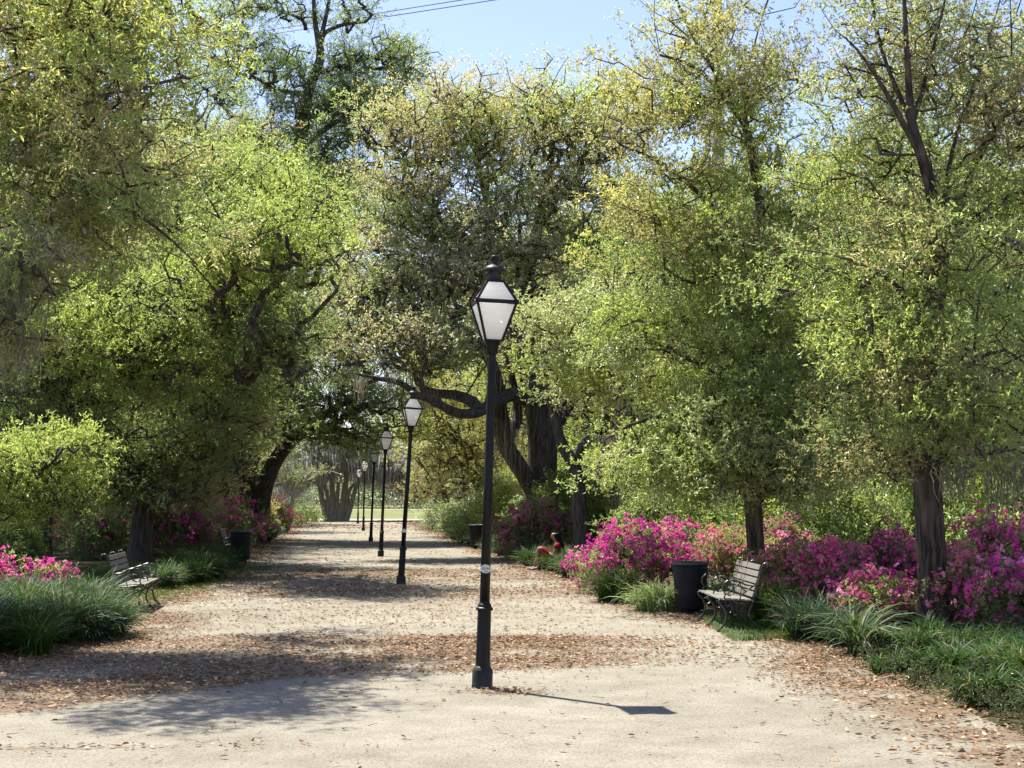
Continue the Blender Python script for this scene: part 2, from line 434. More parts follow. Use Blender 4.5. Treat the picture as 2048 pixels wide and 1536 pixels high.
def grow(limbs, clusters, rng, step=0.4, attach_min_z=0.0):
    """Joins every cluster to the nearest branch grown so far."""
    nodes = []; par = []; rad = []
    for ln in limbs:
        s = len(nodes)
        for i, q in enumerate(ln): nodes.append(q[:3]); par.append(len(nodes) - 2 if i else -1); rad.append(q[3])
    n_l = len(nodes)
    cap = n_l + len(clusters) * 14
    NP = np.zeros((cap, 3)); NP[:n_l] = np.array(nodes); ok = np.ones(cap, bool)
    ok[:n_l] = NP[:n_l, 2] >= attach_min_z
    if not ok[:n_l].any(): ok[:n_l] = True
    PAR = np.full(cap, -1, int); cnt = n_l
    L0 = NP[:n_l][ok[:n_l]]
    dist = np.min(np.linalg.norm(clusters[:, None] - L0[None], axis=2), axis=1) if len(clusters) * len(L0) < 4e7 else np.linalg.norm(clusters - L0.mean(0), axis=1)
    segA = []; ends = np.zeros(len(clusters), int); dirs = np.zeros((len(clusters), 3))
    for ci in np.argsort(dist):
        c = clusters[ci]
        dd = NP[:cnt] - c
        d2 = np.einsum('ij,ij->i', dd, dd) * (1 + 0.8 * (dd[:, 2] > 0)); d2[~ok[:cnt]] = 1e9
        k = int(np.argmin(d2)); a = NP[k]; L = math.sqrt(max(np.dot(c - a, c - a), 1e-6))
        m = min(12, max(1, int(L / step))); prev = k
        side = rng.normal(size=3) * 0.07 * L; side[2] -= 0.04 * L
        for s in range(1, m + 1):
            t = s / m; q = a + (c - a) * t + side * math.sin(math.pi * t) + (rng.normal(size=3) * 0.022 if s < m else 0)
            NP[cnt] = q; PAR[cnt] = prev; prev = cnt; cnt += 1
        ends[ci] = prev; dirs[ci] = c - NP[PAR[prev]]
    load = np.zeros(cnt); load[ends] = 1
    for i in range(cnt - 1, n_l - 1, -1):
        if PAR[i] >= 0: load[PAR[i]] += load[i]
    idx = np.arange(n_l, cnt)
    return NP[PAR[idx]], NP[idx], load[idx], dirs, NP[:cnt]

MOSS_V = {}
def moss_bundle(seed, n=26, h=1.0, spread=0.16, wd=0.012):
    rng = np.random.default_rng(seed); qs = []
    for i in range(n):
        a = rng.normal(size=2) * spread * 0.5; L = h * rng.uniform(0.3, 1.0); segs = 5
        p = np.zeros((segs + 1, 3)); p[0, :2] = a; az = rng.uniform(0, 6.28)
        for s in range(1, segs + 1):
            p[s] = p[s - 1] + np.array((rng.normal() * 0.03, rng.normal() * 0.03, -L / segs))
        p[:, 0] *= np.linspace(1, 0.6, segs + 1); p[:, 1] *= np.linspace(1, 0.6, segs + 1)
        wv = np.array((math.cos(az), math.sin(az), 0)) * wd
        w_ = np.array([0.6, 1.0, 1.1, 0.9, 0.6, 0.1])
        for s in range(segs): qs.append((p[s] - wv * w_[s], p[s] + wv * w_[s], p[s + 1] + wv * w_[s + 1], p[s + 1] - wv * w_[s + 1]))
    return np.array(qs)
def add_moss(parent, spots, rng, col=(0.30, 0.28, 0.215), k=1.6, wd=0.006):
    """spots: (x,y,z,length)"""
    V = []
    for (x, y, z, L) in spots:
        q = moss_bundle(int(rng.integers(1e9)), int(18 + 22 * k), L, 0.10 + 0.12 * L * k, wd)
        V.append(q + np.array((x, y, z)))
    W = np.concatenate(V); c = np.array(col) * np.exp(rng.normal(0, 0.22, (len(W), 1)))
    v, q = quads_of(W); loc = np.array(parent.location)
    o = mesh_quads('spanish_moss', v - loc, q, M_MOSS, parent, c)
    return o

def plant(name, label, cat, base, limbs, lobes, spray='near', seed=0, bark=None, puff=0.55, group=None, droop=0.0,
          attach=0.0, sides=12, twig_r=0.0036, leaf_keep=1.0, flowers=None, moss=None, step=0.4, limb_step=0.3, jit=0.16, wood='trunk', crown='crown', bare=0.0, extra=None, lum=1.0):
    if cat == 'tree': leaf_keep = leaf_keep * 0.8
    rng = np.random.default_rng(seed + 1000)
    root = thing(name, label, cat, tuple(base), 0, group); b = np.array(base)
    pos, pal = sample_lobes(lobes, rng, puff)
    if extra is not None: pos = np.vstack((pos, extra[0])); pal = np.concatenate((pal, extra[1]))
    good = pos[:, 2] > 0.12; pos = pos[good]; pal = pal[good]
    lines = [smooth_line(l, limb_step) for l in limbs]
    A, B, load, dirs, nodes = grow(lines, pos, rng, step, attach)
    V = []; Q = []; off = 0
    for l in lines:
        v, q = limb_tube(l, sides if l[:, 3].max() > 0.06 else 6, rng); V.append(v); Q.append(q + off); off += len(v)
    r = twig_r * np.sqrt(load) + twig_r * 0.4
    cap = 0.10 if twig_r > 0.006 else 0.017
    v, q = twig_tubes(A, B, np.minimum(r * 1.1, cap), np.minimum(r, cap), 4); V.append(v); Q.append(q + off)
    mesh_quads(wood, np.vstack(V) - b, np.vstack(Q), bark or M_BARK, root, smooth=True)
    # leaves
    templ = SPRAY[spray]
    if bare > 0:
        k = rng.uniform(size=len(pos)) > bare; lp, ld, lpal = pos[k], dirs[k], pal[k]
    else: lp, ld, lpal = pos, dirs, pal
    d = unit(unit(ld) * 0.8 + rng.normal(size=lp.shape) * 0.45 + np.array((0, 0, 0.25 - droop)))
    W = place(templ, lp - d * 0.1, d, rng)
    c = np.minimum(tint(lpal, templ.shape[1], rng, jit) * lum, 0.55); W = W.reshape(-1, 4, 3)
    if leaf_keep < 1:
        k = rng.uniform(size=len(W)) < leaf_keep; W = W[k]; c = c[k]
    v, q = quads_of(W)
    mesh_quads(crown, v - b, q, M_LEAF, root, c)
    if flowers:
        tr, cols, share = flowers[:3]
        ctr = pos.mean(0); out = unit(pos - ctr)
        if len(flowers) > 3: keep = rng.uniform(size=len(pos)) < share
        else: keep = rng.uniform(size=len(pos)) < share * (0.35 + 0.9 * (out[:, 2] > -0.15))
        fp = np.repeat(pos[keep], 2, axis=0); fp = fp + rng.normal(size=fp.shape) * 0.07 + np.repeat(out[keep], 2, axis=0) * 0.09
        fd = unit(np.repeat(out[keep], 2, axis=0) + np.array((0, -0.25, 0.5)) + rng.normal(size=fp.shape) * 0.4)
        Wf = place(tr, fp, fd, rng, (0.75, 1.2)); L = Wf.shape[1]
        ci = rng.integers(0, len(cols), len(fp)); bc = np.array(cols)[ci]
        fc = bc[:, None] * np.exp(rng.normal(0, .18, (len(fp), 1, 1))) * np.exp(rng.normal(0, .12, (len(fp), L, 1)))
        v, q = quads_of(Wf.reshape(-1, 4, 3))
        mesh_quads('blossom', v - b, q, M_PETAL, root, fc.reshape(-1, 3))
    if moss:
        for part in ([moss] if len(moss) > 4 else [[m] for m in moss]): add_moss(root, part, rng)
    return root
def LB(pts):
    """Limb from (px, py, Y, radius) points."""
    return [np.append(P(a, b, y), r) for (a, b, y, r) in pts]
def G0(px, Y): return (PX(Y, px), Y, 0.0)

# ---------------------------------------------------------------- ground, path, lawn
def edge_r(Y): return path_c(Y) + 3.25 + 0.60 * np.exp(-((np.asarray(Y) - 16.9) / 3.4) ** 4) + 0.35 * (fbm(np.asarray(Y) * 0.35, 3.1, 5) - 0.5) * 2
def edge_l(Y): return path_c(Y) - 3.75 - 0.5 * np.exp(-((np.asarray(Y) - 21.4) / 1.4) ** 4) - np.clip((16.5 - np.asarray(Y)) * 0.28, 0, 1.4) + 0.35 * (fbm(np.asarray(Y) * 0.35, 9.7, 6) - 0.5) * 2
def gh(x, Y):
    x = np.asarray(x, float); Y = np.asarray(Y, float)
    u = np.maximum(x - edge_r(Y), edge_l(Y) - x)
    k = np.clip(u / 1.3, 0, 1); k = k * k * (3 - 2 * k)
    far = np.clip((104 - Y) / 6, 0, 1) * np.clip((Y - 5) / 3, 0, 1)
    return far * k * (0.02 + 0.09 * fbm(x * 0.5, Y * 0.5, 3))
def grid_mesh(name, X, Y, Z, mat, kind='structure', attr=None, smooth=True):
    ny, nx = X.shape
    V = np.stack((X, Y, Z), -1).reshape(-1, 3); i = np.arange((ny - 1) * nx).reshape(ny - 1, nx)[:, :-1].ravel()
    Q = np.stack((i, i + 1, i + nx + 1, i + nx), 1)
    o = mesh_quads(name, V, Q, mat, None, None, smooth, attr)
    o['kind'] = kind; return o
xs = np.concatenate((np.linspace(-900, -60, 14), np.arange(-48, -24, 2.0), np.arange(-22, 14, 0.3), np.arange(15, 40, 2.0), np.linspace(50, 900, 14)))
ys = np.concatenate((np.linspace(-60, -4, 8), np.arange(-2, 4, 1.0), np.arange(4, 110, 0.4), np.arange(112, 300, 8.0), np.linspace(320, 1800, 16)))
X, Y = np.meshgrid(xs, ys); grid_mesh('ground', X, Y, gh(X, Y), M_GROUND)

def litter_density(x, Y):
    """Where fallen leaves gather on the path (0..1)."""
    x = np.asarray(x, float); Y = np.asarray(Y, float)
    c = path_c(Y); t = x - c
    n = fbm(x * 0.35 + 3, Y * 0.55, 21); n2 = fbm(x * 1.3, Y * 1.9, 22)
    front = 13.55 + 0.25 * np.sin(x * 1.1) + 0.10 * t - np.clip(-1.9 - x, 0, 3) * 1.35      # front edge of the drift
    d = np.zeros_like(x)
    mid = 1 / (1 + np.exp(-(Y - front) / 0.10))
    lvl = 0.74 - 0.50 / (1 + np.exp(-(t - 1.7) / 0.5))                                  # thins out to the right
    lvl = np.where(Y > 17.2, lvl * 0.24 + 0.03, lvl); lvl = np.where(Y > 23.5, 0.48, lvl); lvl = np.where(Y > 33, 0.12, lvl); lvl = np.where((Y > 75) & (Y < 88), 0.4, lvl)
    d = mid * lvl
    d = d * np.clip(-0.1 + 2.1 * n, 0, 1.6)
    er = edge_r(Y) - x; el = x - edge_l(Y)
    d = np.maximum(d, np.clip(1 - er / (0.75 + 0.5 * n), 0, 1) * 0.95)
    d = np.maximum(d, np.clip(1 - el / (0.9 + 0.8 * n), 0, 1) * 0.95)
    d = np.maximum(d, 0.85 * np.exp(-(((x + 0.02) / 0.32) ** 2 + ((Y - 12.15) / 0.22) ** 2)))     # heap round the lamp foot
    d = np.maximum(d, 0.62 * np.exp(-((t - 1.6 + (Y - 16.4) * 0.9) / 1.4) ** 2 - ((Y - 16.4 + 0.25 * t) / 0.16) ** 2))
    d = np.maximum(d, 0.65 * np.exp(-((x + 3.0) / 1.3) ** 2 - ((Y - 9.75 - 0.1 * x) / 0.10) ** 2))
    d = np.where(n2 > 0.42, d, d * np.clip(n2 / 0.42, 0, 1) ** 2)
    return np.clip(np.maximum(d, 0.012 + 0.02 * n2), 0, 1)
py_ = np.concatenate((np.arange(-3, 8, 0.5), np.arange(8, 34, 0.12), np.arange(34, 109, 0.5)))
tt = np.linspace(0, 1, 90)
Yg = np.repeat(py_[:, None], 90, 1); el_ = edge_l(py_)[:, None] - 0.25; er_ = edge_r(py_)[:, None] + 0.25
Xg = el_ + (er_ - el_) * tt[None]
grid_mesh('path', Xg, Yg, 0.004 + gh(Xg, Yg), M_PATH, attr=('litter', litter_density(Xg, Yg).ravel()))
def strip(name, x0, x1, y0, y1, z, mat, nx=40, amp=0.6, seed=1):
    x = np.linspace(x0, x1, nx); X = np.repeat(x[None], 2, 0)
    Y = np.stack((y0 + amp * (fbm(x * 0.15, 0.5, seed) - .5) * 2, y1 + amp * (fbm(x * 0.15, 7.5, seed) - .5) * 2))
    return grid_mesh(name, X, Y, np.full_like(X, z), mat)
strip('lawn', -75, 40, 107, 330, 0.004, M_LAWN, 60, 1.0, 2)
strip('crossing_path', -60, 30, 104.5, 114, 0.012, M_SANDFAR, 50, 0.5, 3)
strip('distant_road', -70, 40, 205, 214, 0.012, M_SANDFAR, 20, 0.3, 4)

# fallen leaves: real little curled leaves, past counting
def leaves_on_ground():
    rng = np.random.default_rng(77)
    V6 = []; cols = []
    def band(y0, y1, n, ln):
        Y = y0 + (y1 - y0) * rng.uniform(0, 1, n); l = edge_l(Y) - 1.6; r = edge_r(Y) + 1.3
        x = l + (r - l) * rng.uniform(0, 1, n)
        u = np.maximum(x - edge_r(Y), edge_l(Y) - x)
        d = np.where(u > 0, np.clip(0.9 - u * 0.55, 0.12, 1), litter_density(x, Y))
        k = rng.uniform(0, 1, n) < d * 0.98
        x = x[k]; Y = Y[k]; m = len(x)
        L = ln * rng.uniform(0.5, 1.35, m); Wd = L * rng.uniform(0.28, 0.48, m)
        az = rng.uniform(0, 6.28, m); tl = rng.normal(0, 0.16, m); rl = rng.normal(0, 0.35, m)
        f = np.stack((np.cos(az) * np.cos(tl), np.sin(az) * np.cos(tl), np.sin(tl)), 1)
        s = unit(np.cross(f, np.array((0, 0, 1.)))); s = unit(s * np.cos(rl)[:, None] + np.array((0, 0, 1.)) * np.sin(rl)[:, None]); up = np.cross(s, f)
        up = up * np.sign(up[:, 2:3])
        c = np.stack((x, Y, gh(x, Y) + 0.007 + np.abs(np.sin(tl)) * L * 0.5 + np.abs(np.sin(rl)) * Wd * 0.5 + rng.uniform(0, 0.008, m)), 1)
        cu = rng.uniform(-0.05, 0.30, m)[:, None] * Wd[:, None] * up; be = rng.uniform(-0.1, 0.22, m)[:, None] * L[:, None] * up
        h = L[:, None] * 0.5; wv = s * (Wd * 0.5)[:, None]
        p = np.stack((c - f * h + be * .6, c - f * h * .25 + wv + cu, c + f * h * .4 + wv * .8 + cu, c + f * h + be, c + f * h * .4 - wv * .8 + cu, c - f * h * .25 - wv + cu), 1)
        V6.append(p)
        pal = np.array((1.02, 0.92, 0.80)) * np.array(((0.16, 0.10, 0.055), (0.23, 0.155, 0.09), (0.34, 0.25, 0.155), (0.125, 0.08, 0.05), (0.46, 0.37, 0.26), (0.26, 0.145, 0.055)))
        pc = pal[rng.choice(6, m, p=(0.26, 0.24, 0.18, 0.14, 0.06, 0.12))] * np.exp(rng.normal(0, 0.22, (m, 1)))
        cols.append(pc)
    band(7.5, 12, 19000, 0.050); band(12, 17, 62000, 0.045); band(17, 24, 46000, 0.045); band(24, 36, 46000, 0.058); band(36, 60, 30000, 0.07); band(60, 105, 14000, 0.12)
    p = np.concatenate(V6); c = np.concatenate(cols); m = len(p)
    i = np.arange(m)[:, None] * 6
    q = np.stack((i + np.array((0, 3, 2, 1)), i + np.array((0, 5, 4, 3))), 1).reshape(-1, 4)
    o = mesh_quads('fallen_leaves', p.reshape(-1, 3), q, M_DEAD, None, np.repeat(c, 2, 0))
    tag(o, 'brown fallen leaves drifted across the sandy path', 'leaf litter', None, 'stuff')
leaves_on_ground()
def twigs_on_ground():
    rng = np.random.default_rng(78); n = 260
    Y = 8.5 + 22 * rng.uniform(0, 1, n) ** 1.4; x = edge_l(Y) + (edge_r(Y) - edge_l(Y)) * rng.uniform(0, 1, n); az = rng.uniform(0, 6.28, n); L = rng.uniform(.02, .11, n)
    a = np.stack((x, Y, np.full(n, .010)), 1); b = a + np.stack((np.cos(az) * L, np.sin(az) * L, rng.uniform(0, .012, n)), 1)
    v, q = twig_tubes(a, b, np.full(n, .0020), np.full(n, .0012), 4); o = mesh_quads('fallen_twigs', v, q, M_BARK, smooth=True); tag(o, 'thin dry twigs scattered over the sandy path', 'leaf litter', None, 'stuff')
twigs_on_ground()

# ---------------------------------------------------------------- strap-leaved grass
def blades(seed, n, h, wd, curl=1.0, cr=0.10):
    rng = np.random.default_rng(seed); segs = 5
    az = rng.uniform(0, 6.28, n); th0 = np.abs(rng.normal(0.25, 0.22, n)); th1 = th0 + rng.uniform(0.9, 2.1, n) * curl
    L = h * rng.uniform(0.7, 1.35, n); rr = cr * np.sqrt(rng.uniform(0, 1, n)); ra = rng.uniform(0, 6.28, n)
    p = np.zeros((n, segs + 1, 3)); p[:, 0, 0] = rr * np.cos(ra); p[:, 0, 1] = rr * np.sin(ra)
    for s in range(segs):
        t = ((s + 0.5) / segs) ** 1.3; th = th0 + (th1 - th0) * t
        stp = (L / segs)[:, None] * np.stack((np.sin(th) * np.cos(az), np.sin(th) * np.sin(az), np.cos(th)), 1)
        p[:, s + 1] = p[:, s] + stp
    sd = np.stack((-np.sin(az), np.cos(az), rng.normal(0, .35, n)), 1); sd = unit(sd)[:, None]
    w_ = np.array((0.7, 1, 1, 0.9, 0.65, 0.08))[None, :, None] * wd * 0.5
    a = p - sd * w_; b = p + sd * w_
    a[:, :, 2] = np.maximum(a[:, :, 2], 0.005); b[:, :, 2] = np.maximum(b[:, :, 2], 0.005)
    return np.stack((a[:, :-1], b[:, :-1], b[:, 1:], a[:, 1:]), 2)       # (n,segs,4,3)
GP = {'green': ((0.020, 0.048, 0.013), (0.062, 0.110, 0.028)), 'blue': ((0.022, 0.046, 0.030), (0.050, 0.082, 0.050)), 'light': ((0.17, 0.24, 0.085), (0.32, 0.38, 0.18)), 'pale': ((0.042, 0.080, 0.036), (0.105, 0.150, 0.075)), 'fresh': ((0.04, 0.085, 0.018), (0.09, 0.14, 0.03))}  # sun is put into the light tone, shade into the darkened greens
def clump_data(seed, n, h, wd, pal, curl=1.0, cr=0.10):
    rng = np.random.default_rng(seed + 5); q = blades(seed, n, h, wd, curl, cr)
    a, b = map(np.array, GP[pal]); u = rng.uniform(0, 1, (n, 1)); c = (a * (1 - u) + b * u) * np.exp(rng.normal(0, .15, (n, 1)))
    dead = rng.uniform(0, 1, n) < 0.04; c[dead] = (0.26, 0.20, 0.10)
    return q.reshape(-1, 4, 3), np.repeat(c, 5, 0)
def grass_clump(label, px, Y, h, n=420, wd=0.011, pal='green', curl=1.0, seed=0, cr=0.12, group='strap-leaved grass clumps edging the path'):
    x = PX(Y, px); q, c = clump_data(seed + 300, n, h, wd, pal, curl, cr)
    v, qq = quads_of(q); o = mesh_quads('grass_clump', v, qq, M_GRASS, None, c)
    o.location = (x, Y, float(gh(x, Y)) - 0.01); tag(o, label, 'grass', group); return o
def grass_mass(name, label, spots, h, n, wd, pals, seed):
    rng = np.random.default_rng(seed); Vs = []; Cs = []
    for i, (x, y) in enumerate(spots):
        q, c = clump_data(seed * 100 + i, n, h * rng.uniform(0.75, 1.2), wd, pals[i % len(pals)], rng.uniform(0.8, 1.15), 0.12)
        Vs.append(q + np.array((x, y, float(gh(x, y)) - 0.01))); Cs.append(c)
    v, qq = quads_of(np.concatenate(Vs)); o = mesh_quads(name, v, qq, M_GRASS, None, np.concatenate(Cs))
    tag(o, label, 'grass', None, 'stuff'); return o
def edge_spots(side, y0, y1, d0, d1, n, seed):
    rng = np.random.default_rng(seed); Y = rng.uniform(y0, y1, n); d = rng.uniform(d0, d1, n)
    x = edge_r(Y) + d if side > 0 else edge_l(Y) - d
    return list(zip(x, Y))

grass_mass('grass_border', 'dense dark strap-leaved grass border below the bench with its back to the pink azalea', edge_spots(-1, 14.6, 17.4, 0.05, 1.9, 62, 1) + edge_spots(-1, 17.4, 19.6, 0.75, 2.2, 40, 31), 0.52, 330, 0.0115, ['green', 'green', 'blue', 'fresh'], 1)
grass_mass('grass_border', 'long green strap-leaved grass border below the thick trunk and the magenta azaleas', edge_spots(1, 10.0, 13.4, 0.5, 2.4, 22, 2), 0.34, 200, 0.0125, ['green', 'blue', 'pale', 'green'], 2)
grass_mass('grass_border', 'shaded grass border along the path beside the person in red', edge_spots(1, 29.5, 45, 0.0, 0.9, 60, 3), 0.46, 220, 0.018, ['pale', 'green'], 3)
grass_mass('grass_border', 'shaded grass border running from bench to bin beneath the dark azaleas', edge_spots(-1, 25.2, 35.5, 0.0, 0.9, 60, 4), 0.46, 220, 0.016, ['pale', 'green', 'green'], 4)
grass_mass('grass_border', 'low grass edging by the distant bins', edge_spots(-1, 52, 72, 0.0, 0.8, 30, 5) + edge_spots(1, 47, 62, 0.0, 0.8, 26, 6), 0.5, 120, 0.035, ['pale', 'green'], 5)
grass_mass('grass_border', 'short strap-leaved grass closest to the thick trunk base', edge_spots(1, 13.2, 16.4, 0.3, 2.6, 30, 22), 0.27, 160, 0.012, ['green', 'blue', 'green'], 22)
grass_clump('arching grass clump just below the end of the bench backed by trees, blades catching light', 195, 19.6, 0.62, 520, 0.0125, 'pale', 1.1, 1, 0.16)
grass_clump('sunlit pale yellow-green grass clump touching the black bin by the bench', 1312, 20.9, 0.52, 620, 0.0125, 'light', 1.15, 2, 0.30)  # sunlight on this clump is put into its blade colour
grass_clump('dark green grass mound between the sunlit pale clump and the person', 1228, 22.6, 0.62, 620, 0.0125, 'green', 1.0, 3, 0.26)
grass_clump('grey-green grass clump at the feet of the leaning trunk near the person', 1152, 29.6, 0.46, 360, 0.016, 'pale', 1.1, 4, 0.30)
grass_clump('bluish grass mound in front of the slim trunk and pink azaleas', 1620, 16.6, 0.58, 640, 0.0115, 'blue', 0.95, 5, 0.26)
grass_clump('second bluish grass mound, beside the tall drooping clump', 1690, 15.9, 0.50, 520, 0.0115, 'blue', 0.95, 6, 0.22)
grass_clump('dark grass tuft behind the seat of the bench by the slim trunk', 1535, 18.7, 0.62, 460, 0.0115, 'green', 1.0, 7, 0.18)
grass_clump('tall pale drooping clump with broad arching blades before the thick trunk', 1705, 15.0, 0.70, 120, 0.018, 'pale', 1.15, 8, 0.10)
grass_clump('green tuft filling the gap between bin and bench', 1425, 21.4, .5, 420, .012, 'fresh', 1.0, 56, .25)
for lb_, px_, Y_, h_, sd_ in (('bushy arching clump below the thick trunk, nearest to it', 1840, 14.4, .46, 51), ('wide arching clump at the path edge under the tallest azalea', 1905, 12.6, .50, 52), ('yellow-tipped arching clump reaching the picture edge', 2035, 12.2, .56, 53), ('low sprawling clump on the leaf strewn path edge', 1960, 11.3, .44, 54), ('narrow clump just behind the tall drooping one', 1770, 14.9, .42, 55)):
    grass_clump(lb_, px_, Y_, h_ * .82, 360, 0.012, 'fresh' if sd_ == 53 else 'green', 1.15, sd_, 0.13)
# short lawn grass in the light spots behind and beneath the benches
def short_grass(label, boxes, n, h, seed, pal='fresh'):
    rng = np.random.default_rng(seed); Q = []; C = []
    for (x0, x1, y0, y1) in boxes:
        q = blades(seed, n, h, 0.008, 0.6, 0.0); x = rng.uniform(x0, x1, n); y = rng.uniform(y0, y1, n)
        q = q + np.stack((x, y, gh(x, y) - 0.005), 1)[:, None, None]
        a, b = map(np.array, GP[pal]); u = rng.uniform(0, 1, (n, 1)); Q.append(q.reshape(-1, 4, 3)); C.append(np.repeat(a * (1 - u) + b * u, 5, 0))
    v, qq = quads_of(np.concatenate(Q)); o = mesh_quads('lawn_grass', v, qq, M_GRASS, None, np.concatenate(C)); tag(o, label, 'grass', None, 'stuff')
short_grass('short lawn grass scattered with leaves behind the bench near the pink azalea', [(-9.5, -5.3, 21, 34)], 14000, 0.09, 41)
short_grass('short green grass under the bench by the bin', [(2.45, 3.6, 16.4, 19.3)], 5000, 0.08, 42)
def weeds():
    rng = np.random.default_rng(9); sp = edge_spots(1, 9.6, 16.0, 0.25, 0.9, 130, 10) + edge_spots(1, 9.4, 13.0, 0.3, 2.0, 120, 12)
    p = np.array([(x, y, float(gh(x, y)) + 0.03) for x, y in sp])
    d = unit(rng.normal(size=p.shape) * 0.5 + np.array((0, 0, 1.))); W = place(SPRAY['shrub'], p, d, rng, (0.5, 0.9))
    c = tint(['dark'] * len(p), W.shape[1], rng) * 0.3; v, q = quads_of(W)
    tag(mesh_quads('low_weeds', v, q, M_LEAF, None, c), 'low leafy weeds along the path edge beneath the long grass', 'weeds', None, 'stuff')
weeds()

# ---------------------------------------------------------------- trees
def gy(Y): return 997 + 4640.0 / Y + 4
def tree(name, label, Y, px, limbs, lobes, **k):
    return plant(name, label, 'tree', G0(px, Y), [LB(l) for l in limbs], lobes, **k)
OAK = 'oaks along the path'

# thick trunk among the magenta azaleas
tree('oak_tree', 'tall sparse oak whose thick furrowed trunk stands among the magenta azaleas', 17.6, 1868, [
    [(1870, gy(17.6) + 10, 17.6, 0.25), (1867, 1215, 17.6, 0.20), (1862, 1100, 17.6, 0.175), (1855, 960, 17.6, 0.165), (1848, 820, 17.6, 0.15), (1846, 700, 17.6, 0.145), (1868, 610, 17.6, 0.125), (1880, 500, 17.6, 0.11), (1862, 370, 17.5, 0.08), (1825, 250, 17.4, 0.055), (1815, 120, 17.3, 0.034), (1805, -60, 17.3, 0.02)],
    [(1880, 520, 17.6, 0.06), (1910, 440, 17.8, 0.055), (1950, 330, 18, 0.045), (2010, 230, 18, 0.03), (2080, 190, 18, 0.02)],
    [(1850, 330, 17.5, 0.04), (1775, 190, 17.2, 0.028), (1715, 100, 17, 0.014), (1670, 60, 17, 0.005)], [(1880, 480, 17.6, 0.035), (1905, 300, 17.8, 0.025), (1960, 140, 17.9, 0.016), (2000, 0, 18, 0.009)], [(1820, 240, 17.4, 0.03), (1760, 90, 17.6, 0.02), (1740, -40, 17.6, 0.01)],
    [(1855, 640, 17.6, 0.04), (1800, 575, 17.2, 0.026), (1700, 520, 17, 0.016), (1610, 500, 17, 0.009)],
    [(1848, 820, 17.6, 0.05), (1930, 740, 17.0, 0.028), (2010, 700, 16.6, 0.018), (2100, 770, 16.4, 0.015)],
    [(1846, 720, 17.6, 0.07), (1780, 690, 18.2, 0.045), (1690, 650, 18.6, 0.03), (1600, 640, 19, 0.015)],
    [(1825, 250, 17.4, 0.035), (1860, 120, 17.6, 0.022), (1900, -40, 17.8, 0.012)]],
    [(1930, 180, 18.5, 220, 184, 1.3, 144, ['olive', 'pale', 'brown']), (1735, 70, 18.1, 110, 110, 1.0, 100, ['olive', 'pale']),
     (1850, -140, 18.4, 363, 184, 1.6, 127, ['olive', 'pale']), (2010, 420, 18.5, 165, 229, 1.3, 187, ['bright', 'olive', 'mid']),
     (1760, 400, 18.1, 220, 195, 1.2, 221, ['bright', 'mid', 'olive']), (1700, 600, 18.5, 220, 149, 1.2, 221, ['mid', 'bright', 'dark']),
     (1960, 640, 18.1, 198, 149, 1.2, 195, ['mid', 'dark', 'bright']), (1950, 800, 17.7, 165, 103, 1.0, 144, ['bright', 'mid', 'olive']),
     (1760, 800, 18.5, 187, 149, 1.1, 195, ['mid', 'dark', 'olive']), (1990, 890, 17.7, 143, 80, 0.9, 51, ['olive', 'mid']), (1800, 930, 18.5, 99, 69, 0.7, 51, ['brown', 'mid']),
     (1880, 60, 17.8, 230, 140, 1.0, 170, ['olive', 'pale', 'grey']), (1960, 250, 17.9, 170, 120, 1.0, 150, ['olive', 'pale', 'brown']), (1740, 240, 18.2, 130, 110, 1.0, 120, ['olive', 'bright', 'pale']), (1830, 560, 17.0, 110, 90, .5, 55, ['mid', 'olive']), (1860, 760, 16.8, 120, 70, .5, 70, ['mid', 'olive']), (1840, 890, 16.9, 80, 35, .4, 40, ['olive', 'brown']), (1850, 690, 16.6, 130, 100, .5, 140, ['mid', 'bright', 'olive']), (1890, 520, 16.7, 130, 90, .5, 90, ['olive', 'mid']), (1940, 850, 16.4, 110, 60, .5, 90, ['mid', 'bright'])],
    seed=1, spray='near', leaf_keep=0.8, attach=2.2, bark=M_BARK, puff=0.42, group=OAK,
    moss=[tuple(P(a, b, y)) + (l,) for a, b, y, l in [(1905, 930, 17.2, 0.55), (1930, 900, 17.4, 0.9), (2000, 910, 17.2, 1.0), (1975, 880, 17.6, 0.7), (2030, 890, 17.2, 0.8)]])

